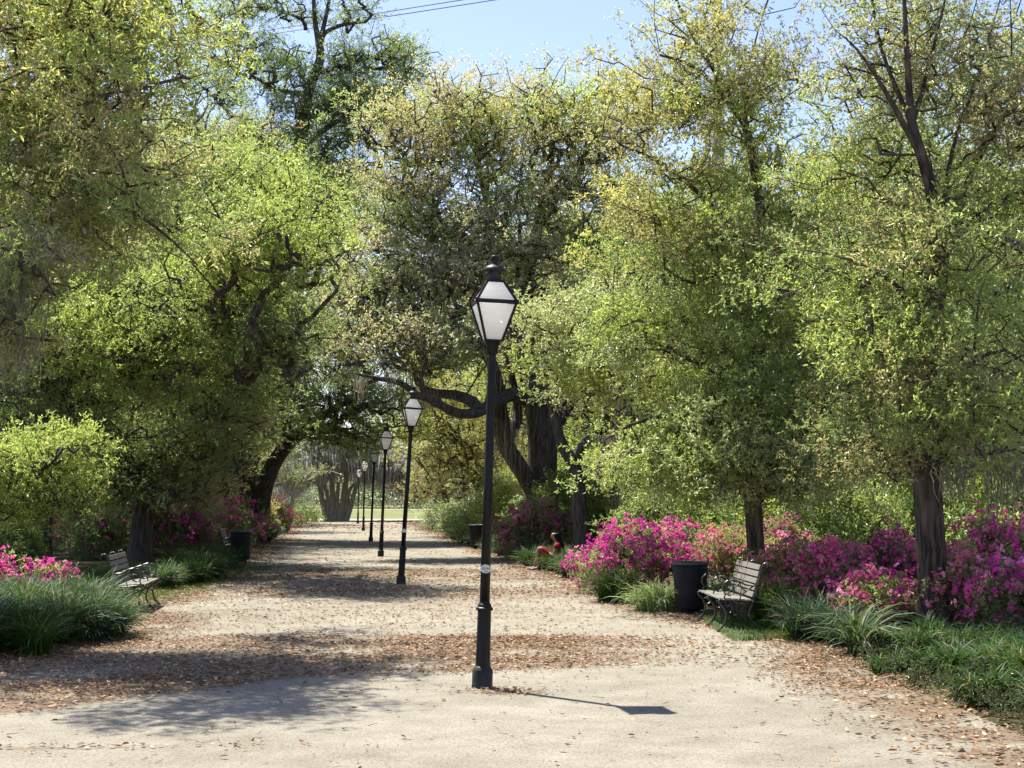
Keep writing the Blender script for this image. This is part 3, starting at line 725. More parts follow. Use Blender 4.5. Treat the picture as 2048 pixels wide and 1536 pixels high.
# slim trunk behind the bench
tree('oak_tree', 'slim forked oak behind the bench, with wide pale green low boughs', 21.2, 1523, [
    [(1527, gy(21.2) + 8, 21.2, 0.19), (1520, 1170, 21.2, 0.145), (1512, 1090, 21.2, 0.125), (1506, 1000, 21.2, 0.125), (1500, 900, 21.3, 0.11), (1510, 760, 21.5, 0.10), (1530, 600, 21.6, 0.085), (1520, 420, 21.8, 0.07), (1490, 250, 22, 0.06), (1440, 160, 22, 0.045), (1380, 60, 22, 0.03), (1340, -30, 22, 0.02)],
    [(1508, 1010, 21.2, 0.10), (1522, 985, 21.1, 0.09), (1560, 930, 20.8, 0.065), (1620, 850, 20.5, 0.05), (1690, 780, 20.3, 0.03), (1750, 740, 20.3, 0.018)],
    [(1500, 900, 21.3, 0.08), (1430, 850, 21, 0.055), (1340, 830, 20.8, 0.04), (1260, 850, 20.6, 0.025), (1210, 880, 20.6, 0.012)],
    [(1502, 820, 21.4, 0.07), (1400, 730, 21.5, 0.05), (1290, 680, 22.4, 0.035), (1180, 690, 23.6, 0.022), (1090, 700, 24.4, 0.012)],
    [(1490, 250, 22, 0.035), (1500, 130, 22.3, 0.02), (1525, 30, 22.5, 0.008)],
    [(1525, 560, 21.6, 0.06), (1440, 430, 21.8, 0.045), (1330, 330, 22, 0.03), (1240, 290, 22, 0.015)],
    [(1490, 250, 22, 0.04), (1400, 140, 21.6, 0.03), (1320, 110, 21.5, 0.018)]],
    [(1505, 905, 20.3, 120, 45, .5, 130, ['mid', 'pale']), (1500, 790, 20.4, 130, 70, .6, 170, ['mid', 'bright', 'dark']), (1515, 650, 20.6, 110, 70, .6, 130, ['mid', 'bright']), (1420, 845, 20.4, 80, 40, .6, 80, ['pale', 'mid']), (1510, 500, 21, 90, 80, .5, 80, ['bright', 'olive']), (1420, 45, 21.4, 60, 80, .7, 65, ['olive', 'yellow', 'bright']), (1450, 190, 21.3, 80, 50, .6, 55, ['olive', 'bright']), (1310, 930, 20.8, 120, 60, 1.0, 170, ['pale', 'bright', 'mid']), (1420, 940, 20.6, 110, 65, 1.0, 180, ['pale', 'mid']), (1560, 930, 20.5, 140, 75, 1.1, 200, ['mid', 'pale']),
     (1190, 705, 24.2, 150, 62, .8, 260, ['pale', 'bright']), (1140, 645, 24.4, 95, 52, .8, 140, ['pale']), (1280, 755, 23.6, 115, 48, .8, 170, ['pale', 'bright']), (1310, 650, 21.8, 150, 90, 1.3, 230, ['pale', 'bright', 'mid']),
     (1440, 700, 22.2, 140, 130, 1.3, 150, ['dark', 'mid']), (1500, 830, 21.6, 160, 80, 1.3, 100, ['dark', 'mid']),
     (1450, 520, 21.8, 220, 130, 1.5, 360, ['bright', 'mid', 'olive']), (1330, 420, 22, 170, 100, 1.3, 230, ['yellow', 'bright', 'olive']), (1600, 430, 21.6, 150, 120, 1.3, 70, ['bright', 'mid']),
     (1440, 270, 22, 150, 110, 1.3, 230, ['olive', 'yellow', 'bright']), (1400, 110, 21.9, 120, 100, 1.2, 170, ['olive', 'yellow', 'pale']), (1280, 230, 22, 110, 90, 1.1, 110, ['olive', 'yellow']), (1420, -60, 22, 130, 70, 1.2, 60, ['olive']),
     (1530, 190, 22.3, 70, 90, 1.0, 90, ['olive', 'bright']), (1650, 720, 20.6, 120, 90, 1.0, 45, ['mid', 'dark', 'bright'])],
    seed=2, spray='near', attach=2.0, bark=M_BARK, puff=0.45, group=OAK)

# big live oak with the limb over the path
oak = tree('oak_tree', 'great live oak with a dark limb arching low above the path', 42, 1078, [
    [(1080, gy(42) + 6, 42, 0.75), (1080, 1060, 42, 0.50), (1082, 980, 42, 0.44), (1085, 890, 42, 0.42), (1072, 800, 42, 0.36), (1055, 720, 42, 0.30), (1048, 620, 42.5, 0.24), (1070, 480, 43, 0.18), (1100, 340, 43, 0.12), (1110, 220, 43, 0.07)],
    [(1078, 1000, 42, 0.30), (1045, 945, 41.6, 0.26), (1010, 890, 41.3, 0.24), (1002, 840, 41, 0.22), (995, 790, 40.8, 0.20), (985, 730, 40.6, 0.16), (940, 670, 40.4, 0.13), (880, 640, 40, 0.10), (800, 640, 40, 0.06)],
    [(1072, 800, 42, 0.28), (1020, 790, 40.5, 0.21), (985, 808, 39.8, 0.20), (955, 825, 39.2, 0.16), (920, 828, 38.8, 0.14), (890, 815, 38.5, 0.12), (860, 798, 38.3, 0.11), (835, 790, 38, 0.10), (800, 765, 37.6, 0.085), (755, 757, 37.2, 0.06), (715, 748, 37, 0.03)],
    [(958, 822, 39.2, 0.16), (945, 803, 39.4, 0.16), (910, 790, 39.6, 0.14), (870, 785, 39.8, 0.11), (835, 765, 40, 0.08), (825, 700, 40, 0.05)],
    [(1085, 900, 42, 0.26), (1110, 850, 42.3, 0.22), (1150, 790, 42.6, 0.17), (1220, 700, 43, 0.12), (1280, 600, 43.3, 0.07)],
    [(1050, 700, 42.2, 0.20), (980, 580, 42, 0.15), (900, 470, 42, 0.10), (840, 380, 42, 0.06), (790, 300, 42, 0.035)],
    [(1060, 560, 42.8, 0.15), (980, 420, 43, 0.10), (950, 300, 43, 0.06), (920, 210, 43, 0.03)],
    [(1015, 880, 41.4, 0.16), (1035, 840, 41.8, 0.13), (1030, 780, 42, 0.10), (1010, 700, 42, 0.06)]],
    [(900, 260, 42, 170, 110, 1.7, 530, ['olive', 'silver', 'brown', 'mid']), (1060, 280, 42.5, 190, 120, 1.7, 583, ['olive', 'silver', 'yellow']), (820, 350, 42, 80, 110, 1.4, 300, ['olive', 'silver', 'brown']),
     (850, 450, 41.5, 170, 110, 1.7, 600, ['silver', 'olive', 'mid']), (1030, 450, 42, 190, 110, 1.7, 635, ['silver', 'mid', 'olive']), (1190, 430, 43, 150, 170, 1.7, 583, ['olive', 'yellow', 'mid']),
     (760, 560, 41, 130, 90, 1.4, 459, ['silver', 'mid', 'grey']), (900, 570, 41, 130, 90, 1.4, 476, ['silver', 'grey', 'olive']), (1080, 600, 42.5, 130, 110, 1.5, 424, ['mid', 'silver', 'grey']),
     (780, 690, 39, 130, 70, 1.1, 424, ['mid', 'silver', 'grey']), (920, 700, 40, 90, 60, 1.1, 229, ['mid', 'olive']), (700, 640, 40, 70, 80, 1.2, 229, ['mid', 'grey']),
     (1220, 620, 43, 120, 110, 1.4, 317, ['mid', 'silver']), (1160, 240, 42.5, 150, 90, 1.5, 406, ['yellow', 'olive', 'bright']), (960, 215, 42.5, 130, 45, 1.2, 158, ['olive', 'silver', 'brown'])],
    seed=3, spray='mid', lum=1.22, leaf_keep=0.75, attach=3.5, bark=M_BARK_D, puff=0.75, sides=14, twig_r=0.009, group=OAK,
    moss=[tuple(P(a, b, y)) + (l,) for a, b, y, l in [(840, 650, 40, 1.7), (835, 690, 40, 1.9), (850, 770, 39.7, 1.2), (868, 780, 39.7, 0.9), (780, 740, 37.4, 1.0), (1000, 800, 41, 2.0), (1012, 840, 41, 2.0), (1035, 860, 41.5, 1.8), (1050, 770, 41.5, 1.6), (990, 730, 40.5, 1.6), (1120, 850, 42, 1.1), (720, 755, 37, 0.8), (905, 660, 40.3, 1.2)]])

# leaning trunk beside the person
tree('oak_tree', 'leaning dark oak with a crooked fork behind the seated person', 36, 1168, [
    [(1176, gy(36) + 10, 36, 0.48), (1168, 1085, 36, 0.28), (1160, 1020, 36, 0.20), (1155, 960, 36, 0.17), (1145, 925, 36, 0.17), (1130, 900, 36, 0.15), (1118, 870, 36, 0.13), (1100, 800, 36, 0.10), (1090, 740, 36, 0.06)],
    [(1150, 935, 36, 0.13), (1160, 900, 36, 0.12), (1185, 870, 35.8, 0.12), (1215, 895, 35.5, 0.12), (1238, 935, 35.2, 0.11), (1250, 980, 35, 0.09)],
    [(1183, 872, 35.8, 0.10), (1240, 840, 35.5, 0.08), (1310, 800, 35.2, 0.06), (1380, 740, 35, 0.03)]],
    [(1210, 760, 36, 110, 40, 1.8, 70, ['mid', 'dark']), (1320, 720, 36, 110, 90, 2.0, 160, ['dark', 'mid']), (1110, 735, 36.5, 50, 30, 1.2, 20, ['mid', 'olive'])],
    seed=4, spray='mid', attach=3.0, bark=M_BARK_D, puff=0.6, twig_r=0.008, group=OAK,
    moss=[tuple(P(a, b, y)) + (l,) for a, b, y, l in [(1195, 870, 35.5, 1.0), (1205, 880, 35.4, 1.3), (1230, 850, 35.3, 1.2), (1222, 870, 35.3, 1.6), (1270, 830, 35, 1.1), (1290, 850, 35, 1.2), (1310, 820, 35, 0.9), (1240, 930, 35, 1.6)]])
tree('oak_tree', 'broad trunked oak rising straight behind the magenta azaleas', 34, 1275, [
    [(1278, gy(34) + 8, 34, 0.55), (1276, 1080, 34, 0.40), (1274, 1010, 34, 0.37), (1262, 950, 34.2, 0.34), (1250, 880, 34.5, 0.29), (1262, 760, 34.8, 0.22), (1290, 620, 35, 0.15), (1310, 480, 35, 0.08)],
    [(1262, 950, 34.2, 0.2), (1320, 880, 34, 0.14), (1380, 800, 34, 0.09), (1450, 720, 34, 0.05)]],
    [(1290, 560, 35.5, 150, 130, 2.2, 200, ['mid', 'dark', 'bright']), (1400, 640, 35.5, 140, 120, 2.2, 200, ['dark', 'mid']), (1330, 800, 35, 60, 30, 1.2, 25, ['dark', 'mid'])],
    seed=5, spray='mid', attach=4, bark=M_BARK_D, puff=0.65, twig_r=0.008, group=OAK,
    moss=[tuple(P(a, b, y)) + (l,) for a, b, y, l in [(1296, 880, 33.6, 1.2), (1301, 884, 33.6, 1.3), (1306, 880, 33.6, 1.2), (1311, 882, 33.6, 1.1), (1303, 876, 33.7, 1.2)]])

# boughs hanging in from a tree just outside the frame
tree('willow_oak_tree', 'nearest oak with thin drooping olive and yellowing boughs entering over the grass border', 17, -420, [
    [(-420, gy(17) + 10, 17, 0.3), (-415, 1000, 17, 0.24), (-400, 600, 17, 0.21), (-390, 200, 17, 0.17), (-370, -150, 17, 0.12), (-340, -420, 17, 0.07)],
    [(-395, 300, 17, 0.09), (-200, 60, 16.2, 0.07), (-60, -20, 15.8, 0.055), (0, 42, 15.6, 0.045), (30, 72, 15.5, 0.04), (75, 72, 15.4, 0.034), (135, 58, 15.3, 0.026), (210, 25, 15.2, 0.018), (300, -30, 15, 0.012)],
    [(-390, 250, 17, 0.08), (-180, 130, 16.6, 0.06), (0, 190, 16.4, 0.045), (140, 265, 16.2, 0.034), (215, 310, 16.1, 0.026), (265, 328, 16, 0.019), (350, 343, 15.9, 0.011)],
    [(-395, 420, 17, 0.08), (-150, 300, 16.4, 0.055), (60, 330, 16.2, 0.040), (190, 385, 16.1, 0.03), (240, 412, 16, 0.026), (295, 442, 16, 0.02), (345, 482, 15.9, 0.015), (395, 530, 15.9, 0.009)],
    [(-380, -50, 17, 0.07), (-150, -120, 17, 0.055), (80, -110, 17, 0.04), (260, -60, 17, 0.025), (380, -20, 17, 0.015)],
    [(-400, 600, 17, 0.07), (-200, 500, 16, 0.05), (-40, 480, 15.6, 0.035), (60, 520, 15.4, 0.02), (110, 590, 15.3, 0.01)],
    [(110, 70, 15.35, 0.016), (180, 130, 15.3, 0.010), (270, 180, 15.2, 0.006)]],
    [(90, 40, 16, 170, 90, 1.2, 190, ['olive', 'bright', 'yellow']), (250, 110, 16, 130, 90, 1.2, 150, ['yellow', 'olive', 'bright']), (60, 190, 16, 170, 80, 1.1, 190, ['olive', 'brown', 'bright']),
     (230, 250, 16.1, 130, 70, 1.0, 90, ['olive', 'yellow']), (70, 330, 16.1, 150, 80, 1.1, 170, ['olive', 'bright', 'grey']), (130, 430, 16.1, 170, 60, 1.0, 150, ['olive', 'mid', 'bright']), (30, 540, 15.7, 110, 80, 1.0, 110, ['mid', 'grey', 'olive']),
     (280, -20, 16.6, 170, 70, 1.3, 150, ['bright', 'yellow', 'olive']), (60, -120, 17, 300, 90, 1.6, 110, ['bright', 'olive']), (-180, 150, 17, 160, 300, 1.6, 230, ['mid', 'olive']), (-200, -200, 17, 260, 160, 1.6, 120, ['mid']),
     (20, 680, 15.6, 70, 90, 0.8, 60, ['mid', 'olive']), (380, 30, 16.8, 60, 70, 0.8, 40, ['bright', 'yellow']), (-150, 560, 16.5, 160, 180, 1.4, 140, ['mid', 'dark']), (170, 130, 13.8, 130, 80, .9, 70, ['olive', 'bright', 'yellow']), (60, -20, 13.8, 150, 60, .9, 70, ['olive', 'bright']), (60, -170, 14.2, 200, 90, 1, 90, ['olive', 'bright']), (220, 320, 14.2, 90, 60, .7, 40, ['olive', 'mid']), (340, 300, 18.2, 110, 60, 1.0, 70, ['olive', 'mid']), (400, 430, 19, 90, 60, 1.0, 60, ['mid', 'olive'])],
    seed=6, spray='willow', attach=3.0, bark=M_BARK, puff=0.40, group=OAK, droop=0.35, jit=0.2,
    moss=[tuple(P(a, b, y)) + (l,) for a, b, y, l in [(15, 500, 15.6, 0.8), (40, 540, 15.6, 1.0), (25, 600, 15.6, 1.1), (5, 640, 15.6, 0.9), (60, 500, 15.7, 0.7), (90, 470, 15.8, 0.6), (50, 660, 15.6, 0.6), (-20, 560, 15.6, 1.2), (170, 440, 16, 0.3)]])

# trees beside the lit bench
tree('willow_oak_tree', 'bushy bright green oak with the trunk just behind the small pink azalea', 32, 78, [
    [(80, gy(32) + 6, 32, 0.36), (78, 1095, 32, 0.28), (82, 1000, 32, 0.26), (90, 880, 32, 0.24), (100, 740, 32, 0.20), (120, 560, 32, 0.14), (140, 400, 32, 0.08)],
    [(86, 950, 32, 0.11), (60, 930, 29.5, 0.08), (60, 930, 27, 0.05), (110, 920, 25.8, 0.025)],
    [(95, 800, 32, 0.14), (200, 720, 31, 0.10), (300, 680, 30, 0.06), (380, 660, 29.5, 0.03)],
    [(100, 740, 32, 0.12), (20, 650, 31, 0.08), (-80, 600, 30.5, 0.05)]],
    [(40, 935, 27, 85, 40, 1.0, 299, ['bright']), (105, 985, 27.5, 60, 32, 1.0, 156, ['bright', 'mid']), (20, 1000, 28, 80, 36, 1.2, 143, ['mid', 'bright']), (150, 890, 26.5, 30, 25, 0.6, 65, ['bright']),  # sun on the front lobes and shade inside put into leaf palettes
     (120, 830, 32.5, 180, 90, 2.0, 403, ['dark', 'mid']), (240, 690, 30, 110, 70, 1.6, 386, ['bright']), (110, 690, 31, 130, 80, 1.8, 403, ['bright', 'mid']), (350, 720, 30.5, 90, 70, 1.6, 262, ['bright', 'mid']),
     (150, 560, 32, 200, 90, 2.2, 456, ['mid', 'dark', 'bright']), (330, 570, 32, 120, 90, 2.0, 315, ['mid', 'bright']), (130, 400, 32.5, 200, 120, 2.4, 386, ['mid', 'olive']), (-80, 780, 31, 110, 140, 2, 210, ['dark', 'mid'])],
    seed=7, spray='midfine', attach=2.2, bark=M_BARK_D, puff=0.5, twig_r=0.007, group=OAK)
tree('willow_oak_tree', 'shaded oak whose leaning trunk rises behind the lit bench', 36, 283, [
    [(280, gy(36) + 6, 36, 0.36), (282, 1080, 36, 0.27), (290, 1010, 36, 0.24), (305, 940, 36, 0.21), (330, 820, 36, 0.18), (370, 640, 36, 0.13), (400, 480, 36, 0.08), (420, 340, 36, 0.04)],
    [(300, 960, 36, 0.12), (240, 890, 35, 0.09), (180, 850, 34.5, 0.05)],
    [(335, 800, 36, 0.12), (430, 720, 35.5, 0.09), (520, 680, 35, 0.05), (580, 660, 35, 0.03)]],
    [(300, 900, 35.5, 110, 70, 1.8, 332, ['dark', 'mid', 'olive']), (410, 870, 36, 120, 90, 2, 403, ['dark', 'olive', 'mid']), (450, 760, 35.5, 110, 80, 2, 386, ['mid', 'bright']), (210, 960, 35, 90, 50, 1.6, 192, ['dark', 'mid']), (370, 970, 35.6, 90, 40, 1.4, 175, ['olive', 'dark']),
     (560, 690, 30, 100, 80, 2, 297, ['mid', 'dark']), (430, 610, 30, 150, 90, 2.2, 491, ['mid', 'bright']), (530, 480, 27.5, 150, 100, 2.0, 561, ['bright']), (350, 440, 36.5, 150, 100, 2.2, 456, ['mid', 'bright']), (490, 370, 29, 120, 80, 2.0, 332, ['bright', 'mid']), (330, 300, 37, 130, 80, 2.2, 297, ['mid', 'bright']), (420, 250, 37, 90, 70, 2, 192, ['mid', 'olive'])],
    seed=8, spray='midfine', attach=2.6, bark=M_BARK_D, puff=0.6, twig_r=0.008, group=OAK)
# old oak with the leaning limb by the first left bin
tree('oak_tree', 'dark double trunked oak with a long limb leaning over the path past the bins', 54, 488, [
    [(500, gy(54) + 5, 54, 0.75), (495, 1010, 54, 0.50), (488, 940, 54, 0.42), (478, 860, 54, 0.36), (480, 760, 54, 0.28), (500, 640, 54, 0.2), (520, 500, 54, 0.12), (540, 380, 54, 0.07)],
    [(520, 1040, 53.6, 0.34), (526, 985, 53.5, 0.30), (545, 930, 53.2, 0.27), (575, 890, 53, 0.24), (610, 862, 52.6, 0.20), (650, 830, 52, 0.14), (700, 800, 51.5, 0.08)],
    [(480, 880, 54, 0.2), (430, 800, 54, 0.15), (390, 700, 54, 0.1)],
    [(500, 640, 54, 0.15), (580, 560, 53.5, 0.1), (650, 500, 53.5, 0.05)]],
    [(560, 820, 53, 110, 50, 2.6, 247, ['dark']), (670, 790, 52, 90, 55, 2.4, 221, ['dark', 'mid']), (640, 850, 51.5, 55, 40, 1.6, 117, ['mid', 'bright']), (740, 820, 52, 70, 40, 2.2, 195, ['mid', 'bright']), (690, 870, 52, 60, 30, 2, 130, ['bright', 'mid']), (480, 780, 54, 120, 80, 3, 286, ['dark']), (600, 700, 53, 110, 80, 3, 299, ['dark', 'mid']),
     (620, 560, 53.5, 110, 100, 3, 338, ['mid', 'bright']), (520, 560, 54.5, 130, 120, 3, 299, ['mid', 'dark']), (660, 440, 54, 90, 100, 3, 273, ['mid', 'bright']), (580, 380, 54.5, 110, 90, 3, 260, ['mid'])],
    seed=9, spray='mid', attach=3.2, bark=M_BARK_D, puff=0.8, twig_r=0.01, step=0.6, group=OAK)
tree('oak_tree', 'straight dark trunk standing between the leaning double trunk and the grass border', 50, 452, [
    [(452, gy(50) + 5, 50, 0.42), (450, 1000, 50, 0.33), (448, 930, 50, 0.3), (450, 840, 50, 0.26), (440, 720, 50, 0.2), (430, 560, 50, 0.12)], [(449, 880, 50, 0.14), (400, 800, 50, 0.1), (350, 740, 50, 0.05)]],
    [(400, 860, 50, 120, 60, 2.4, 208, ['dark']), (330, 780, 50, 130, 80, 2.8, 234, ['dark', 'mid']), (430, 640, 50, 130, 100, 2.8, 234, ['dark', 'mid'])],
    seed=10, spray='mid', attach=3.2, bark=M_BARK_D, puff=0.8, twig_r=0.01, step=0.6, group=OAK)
# tall dark oak towering above all
tree('oak_tree', 'tallest oak, dark green with open layered boughs against the sky below the power lines', 58, 490, [
    [(490, gy(58), 58, 0.5), (500, 800, 58, 0.42), (545, 500, 58, 0.36), (590, 330, 58, 0.30), (615, 190, 58, 0.22), (640, 120, 58, 0.17), (638, 85, 58, 0.14), (630, 40, 58, 0.10), (625, -60, 58, 0.07)],
    [(642, 85, 58, 0.11), (650, 65, 58, 0.09), (690, 48, 58, 0.07), (730, 45, 58, 0.04)],
    [(638, 90, 58, 0.10), (655, 20, 58, 0.08), (665, -50, 58, 0.05)],
    [(612, 60, 58.4, 0.08), (605, 40, 58.4, 0.08), (570, 25, 58.5, 0.06), (530, 12, 58.5, 0.04)],
    [(595, 300, 58, 0.14), (680, 240, 57.5, 0.11), (740, 238, 57, 0.09), (790, 245, 57, 0.04)],
    [(600, 250, 58, 0.14), (700, 190, 57.5, 0.10), (780, 170, 57.2, 0.06)],
    [(650, 300, 57.8, 0.10), (670, 270, 57.6, 0.09), (720, 272, 57.4, 0.07), (750, 290, 57.4, 0.04)],
    [(615, 190, 58, 0.12), (560, 180, 58.5, 0.09), (500, 150, 58.5, 0.06)],
    [(625, 150, 58, 0.12), (690, 130, 57.6, 0.08), (760, 110, 57.4, 0.05)],
    [(590, 330, 58, 0.14), (500, 260, 58.6, 0.1), (430, 200, 59, 0.06)],
    [(480, 120, 58.6, 0.07), (440, 60, 58.8, 0.05), (420, 10, 58.8, 0.03)]],
    [(700, 20, 58, 60, 40, 2, 120, ['mid', 'dark']), (770, 110, 57.4, 70, 36, 1.8, 220, ['bright', 'mid']), (810, 150, 57.2, 35, 35, 1.5, 90, ['mid', 'dark']), (690, 150, 57.6, 70, 50, 2.2, 240, ['mid', 'dark']), (770, 215, 57.1, 65, 40, 1.8, 220, ['dark', 'mid']), (690, 215, 57.6, 70, 45, 2.2, 220, ['dark']),
     (730, 270, 57.4, 60, 22, 1.5, 100, ['dark', 'mid']), (600, 210, 58.4, 70, 60, 2.4, 240, ['dark', 'mid']), (540, 130, 58.6, 70, 60, 2.4, 260, ['dark', 'mid']), (560, 15, 58.6, 60, 35, 2, 100, ['mid', 'dark']), (460, 40, 58.8, 60, 60, 2.2, 180, ['mid', 'dark']), (450, 150, 59, 70, 70, 2.4, 220, ['mid', 'dark']), (630, 300, 58.2, 90, 60, 2.6, 300, ['dark', 'mid']), (640, 400, 58.2, 90, 80, 3, 380, ['mid', 'dark']), (690, 360, 57.8, 50, 50, 2, 160, ['mid', 'dark']), (520, 300, 58.8, 120, 90, 3, 340, ['mid']), (640, -50, 58, 110, 50, 2.4, 120, ['mid'])],
    seed=11, spray='mid', attach=8, bark=M_BARK_D, puff=0.75, twig_r=0.010, step=0.6, group=OAK)

# farther down the path
tree('yellow_oak_tree', 'yellow-green small tree leaning in behind the second lamp', 62, 960, [
    [(985, gy(62) + 3, 62, 0.35), (975, 1010, 62, 0.26), (955, 960, 62, 0.22), (930, 935, 62, 0.15), (905, 920, 62, 0.08)],
    [(960, 970, 62, 0.18), (985, 900, 62, 0.14), (980, 830, 62, 0.1)], [(935, 940, 62, 0.12), (920, 880, 61.5, 0.1), (890, 840, 61, 0.06)]],
    [(900, 850, 61.5, 70, 45, 2.4, 150, ['yellow', 'bright']), (960, 880, 62, 70, 60, 2.6, 170, ['yellow', 'olive']), (870, 900, 61.5, 45, 45, 2, 90, ['yellow', 'brown']), (920, 950, 62, 60, 40, 2.2, 100, ['olive', 'yellow']), (1000, 960, 61, 60, 60, 2.4, 120, ['mid', 'yellow']), (850, 840, 61, 40, 25, 1.6, 60, ['yellow', 'olive']), (800, 855, 61, 50, 25, 2, 90, ['yellow', 'bright']), (930, 790, 62, 90, 40, 2.6, 170, ['yellow', 'bright', 'olive']), (840, 790, 62, 70, 30, 2.4, 110, ['olive', 'mid'])],
    seed=12, spray='mid', attach=1.5, bark=M_BARK, puff=0.7, twig_r=0.01, step=0.6)
tree('maple_tree', 'brownish tree farther along the path behind the third lamp', 78, 880, [
    [(900, gy(78) + 2, 78, 0.3), (893, 1000, 78, 0.22), (880, 960, 78, 0.16), (860, 930, 78, 0.1)], [(890, 985, 78, 0.14), (925, 960, 78, 0.1), (940, 930, 78, 0.06)]],
    [(860, 960, 78, 50, 55, 3, 150, ['brown', 'olive']), (910, 970, 78, 50, 45, 3, 130, ['dark', 'brown', 'mid']), (850, 905, 78, 40, 35, 2.4, 80, ['yellow', 'brown']), (900, 900, 78.5, 60, 50, 3, 110, ['olive', 'mid'])],
    seed=13, spray='mid', attach=1.5, bark=M_BARK, puff=0.9, twig_r=0.012, step=0.7)
tree('olive_tree', 'pale crooked small tree on the lawn edge beyond the bright pink azalea', 84, 582, [
    [(578, gy(84) + 1, 84, 0.2), (583, 1015, 84, 0.14), (590, 985, 84, 0.12), (600, 965, 84, 0.10), (615, 955, 84, 0.06)], [(588, 995, 84, 0.1), (570, 975, 84, 0.08), (556, 962, 84, 0.05)], [(590, 985, 84, 0.09), (580, 960, 83.8, 0.06), (578, 940, 83.8, 0.04)]],
    [(585, 955, 84, 45, 22, 2.2, 60, ['pale', 'mid']), (555, 975, 84, 25, 18, 1.6, 25, ['brown', 'mid']), (610, 950, 84, 20, 14, 1.4, 18, ['pale'])],
    seed=14, spray='mid', attach=1.6, bark=M_BARK_P, puff=0.8, twig_r=0.016, step=0.7)
def mossy():
    Yd = 104.0; limbs = []; rng = np.random.default_rng(15)
    for (bx, mx, tx, ty, r) in [(655, 640, 610, 915, .25), (668, 664, 660, 895, .3), (680, 690, 700, 890, .32), (690, 712, 745, 915, .25), (662, 650, 575, 935, .2), (684, 702, 770, 940, .18), (672, 676, 690, 870, .2)]:
        limbs.append([(bx, gy(Yd) + 1, Yd, r), ((bx + mx) / 2, 1015, Yd, r * .8), (mx, 975, Yd, r * .65), ((mx + tx) / 2, (975 + ty) / 2, Yd, r * .45), (tx, ty, Yd, r * .25)])
    sp = []
    for k in range(340):
        a = rng.uniform(-1, 1); px = 695 + a * 135; top = 870 + 50 * abs(a) ** 1.6 + rng.uniform(0, 48)
        q = P(px, top, Yd + rng.uniform(-3, 3)); sp.append(tuple(q) + (rng.uniform(0.8, 2.3),))
    plant('moss_draped_tree', 'grey tree on the far lawn draped all over with hanging moss', 'tree', G0(672, Yd), [LB(l) for l in limbs],
          [(670, 910, Yd, 95, 40, 3, 130, ['grey']), (670, 880, Yd, 60, 25, 3, 50, ['grey'])], spray='mid', seed=15, bark=M_BARK_P, attach=2.0, puff=1.0, twig_r=0.014, step=0.8, leaf_keep=0.5)
    root = bpy.data.objects['moss_draped_tree']
    add_moss(root, sp, rng, (0.38, 0.375, 0.355), 2.4, 0.042)
mossy()

# trees standing behind on both sides, built once for each kind and repeated
def stock_tree(name, seed, pals, h=11.0, w_=3.6, n=900, trunk_r=0.26, low=2.2):
    rng = np.random.default_rng(seed)
    limbs = [[np.array((0, 0, -0.2, trunk_r * 1.5)), np.array((0.05, 0, 0.8, trunk_r)), np.array((0.15, 0.1, h * .35, trunk_r * .8)), np.array((-.1, .1, h * .6, trunk_r * .5)), np.array((.1, 0, h * .85, trunk_r * .2))]]
    for k in range(7):
        a = k * 2.4 + rng.uniform(-.4, .4); z = h * rng.uniform(.25, .65); R_ = w_ * rng.uniform(.5, .85)
        limbs.append([np.array((0.05, .05, z, trunk_r * .45)), np.array((math.cos(a) * R_ * .5, math.sin(a) * R_ * .5, z + R_ * .35, trunk_r * .28)), np.array((math.cos(a) * R_, math.sin(a) * R_, z + R_ * .5, trunk_r * .1))])
    pos = []; pal = []
    npf = n // 12
    d = unit(rng.normal(size=(npf, 3))); pc = np.array((0, 0, (h + low) / 2)) + d * (rng.uniform(.3, 1, npf) ** .5)[:, None] * np.array((w_, w_, (h - low) / 2))
    j = rng.integers(0, npf, n); q = pc[j] + rng.normal(size=(n, 3)) * np.array((.55, .55, .3))
    return limbs, (q, np.array([pals[int(k) % len(pals)] for k in j]))
def stock(name, label, seed, pals, spray, group, **k):
    limbs, extra = stock_tree(name, seed, pals, **k)
    return plant(name, label, 'tree', (0, 0, 0), limbs, [], spray=spray, seed=seed, bark=M_BARK_D, puff=.7, attach=2.0, twig_r=.009, step=.6, extra=extra, group=group)
BG = 'trees filling the wood behind the azaleas'
tA = stock('woodland_tree', '', 31, ['bright', 'mid', 'olive'], 'mid', BG)
tB = stock('woodland_tree', '', 32, ['mid', 'dark'], 'mid', BG, h=12.5, w_=3.8, n=900)
tC = stock('woodland_tree', '', 33, ['yellow', 'bright', 'olive'], 'mid', BG, h=10.0, w_=3.4, n=800)
LAB = {0: 'leafy mid-height tree with bright green foliage in the wood behind the azaleas', 1: 'darker green tall tree in the wood behind the azaleas', 2: 'yellow-green leafy tree in the wood behind the azaleas'}
for k, o in enumerate((tA, tB, tC)): o['label'] = LAB[k]; o['group'] = BG + ' ' + ('bright', 'dark', 'yellow')[k]
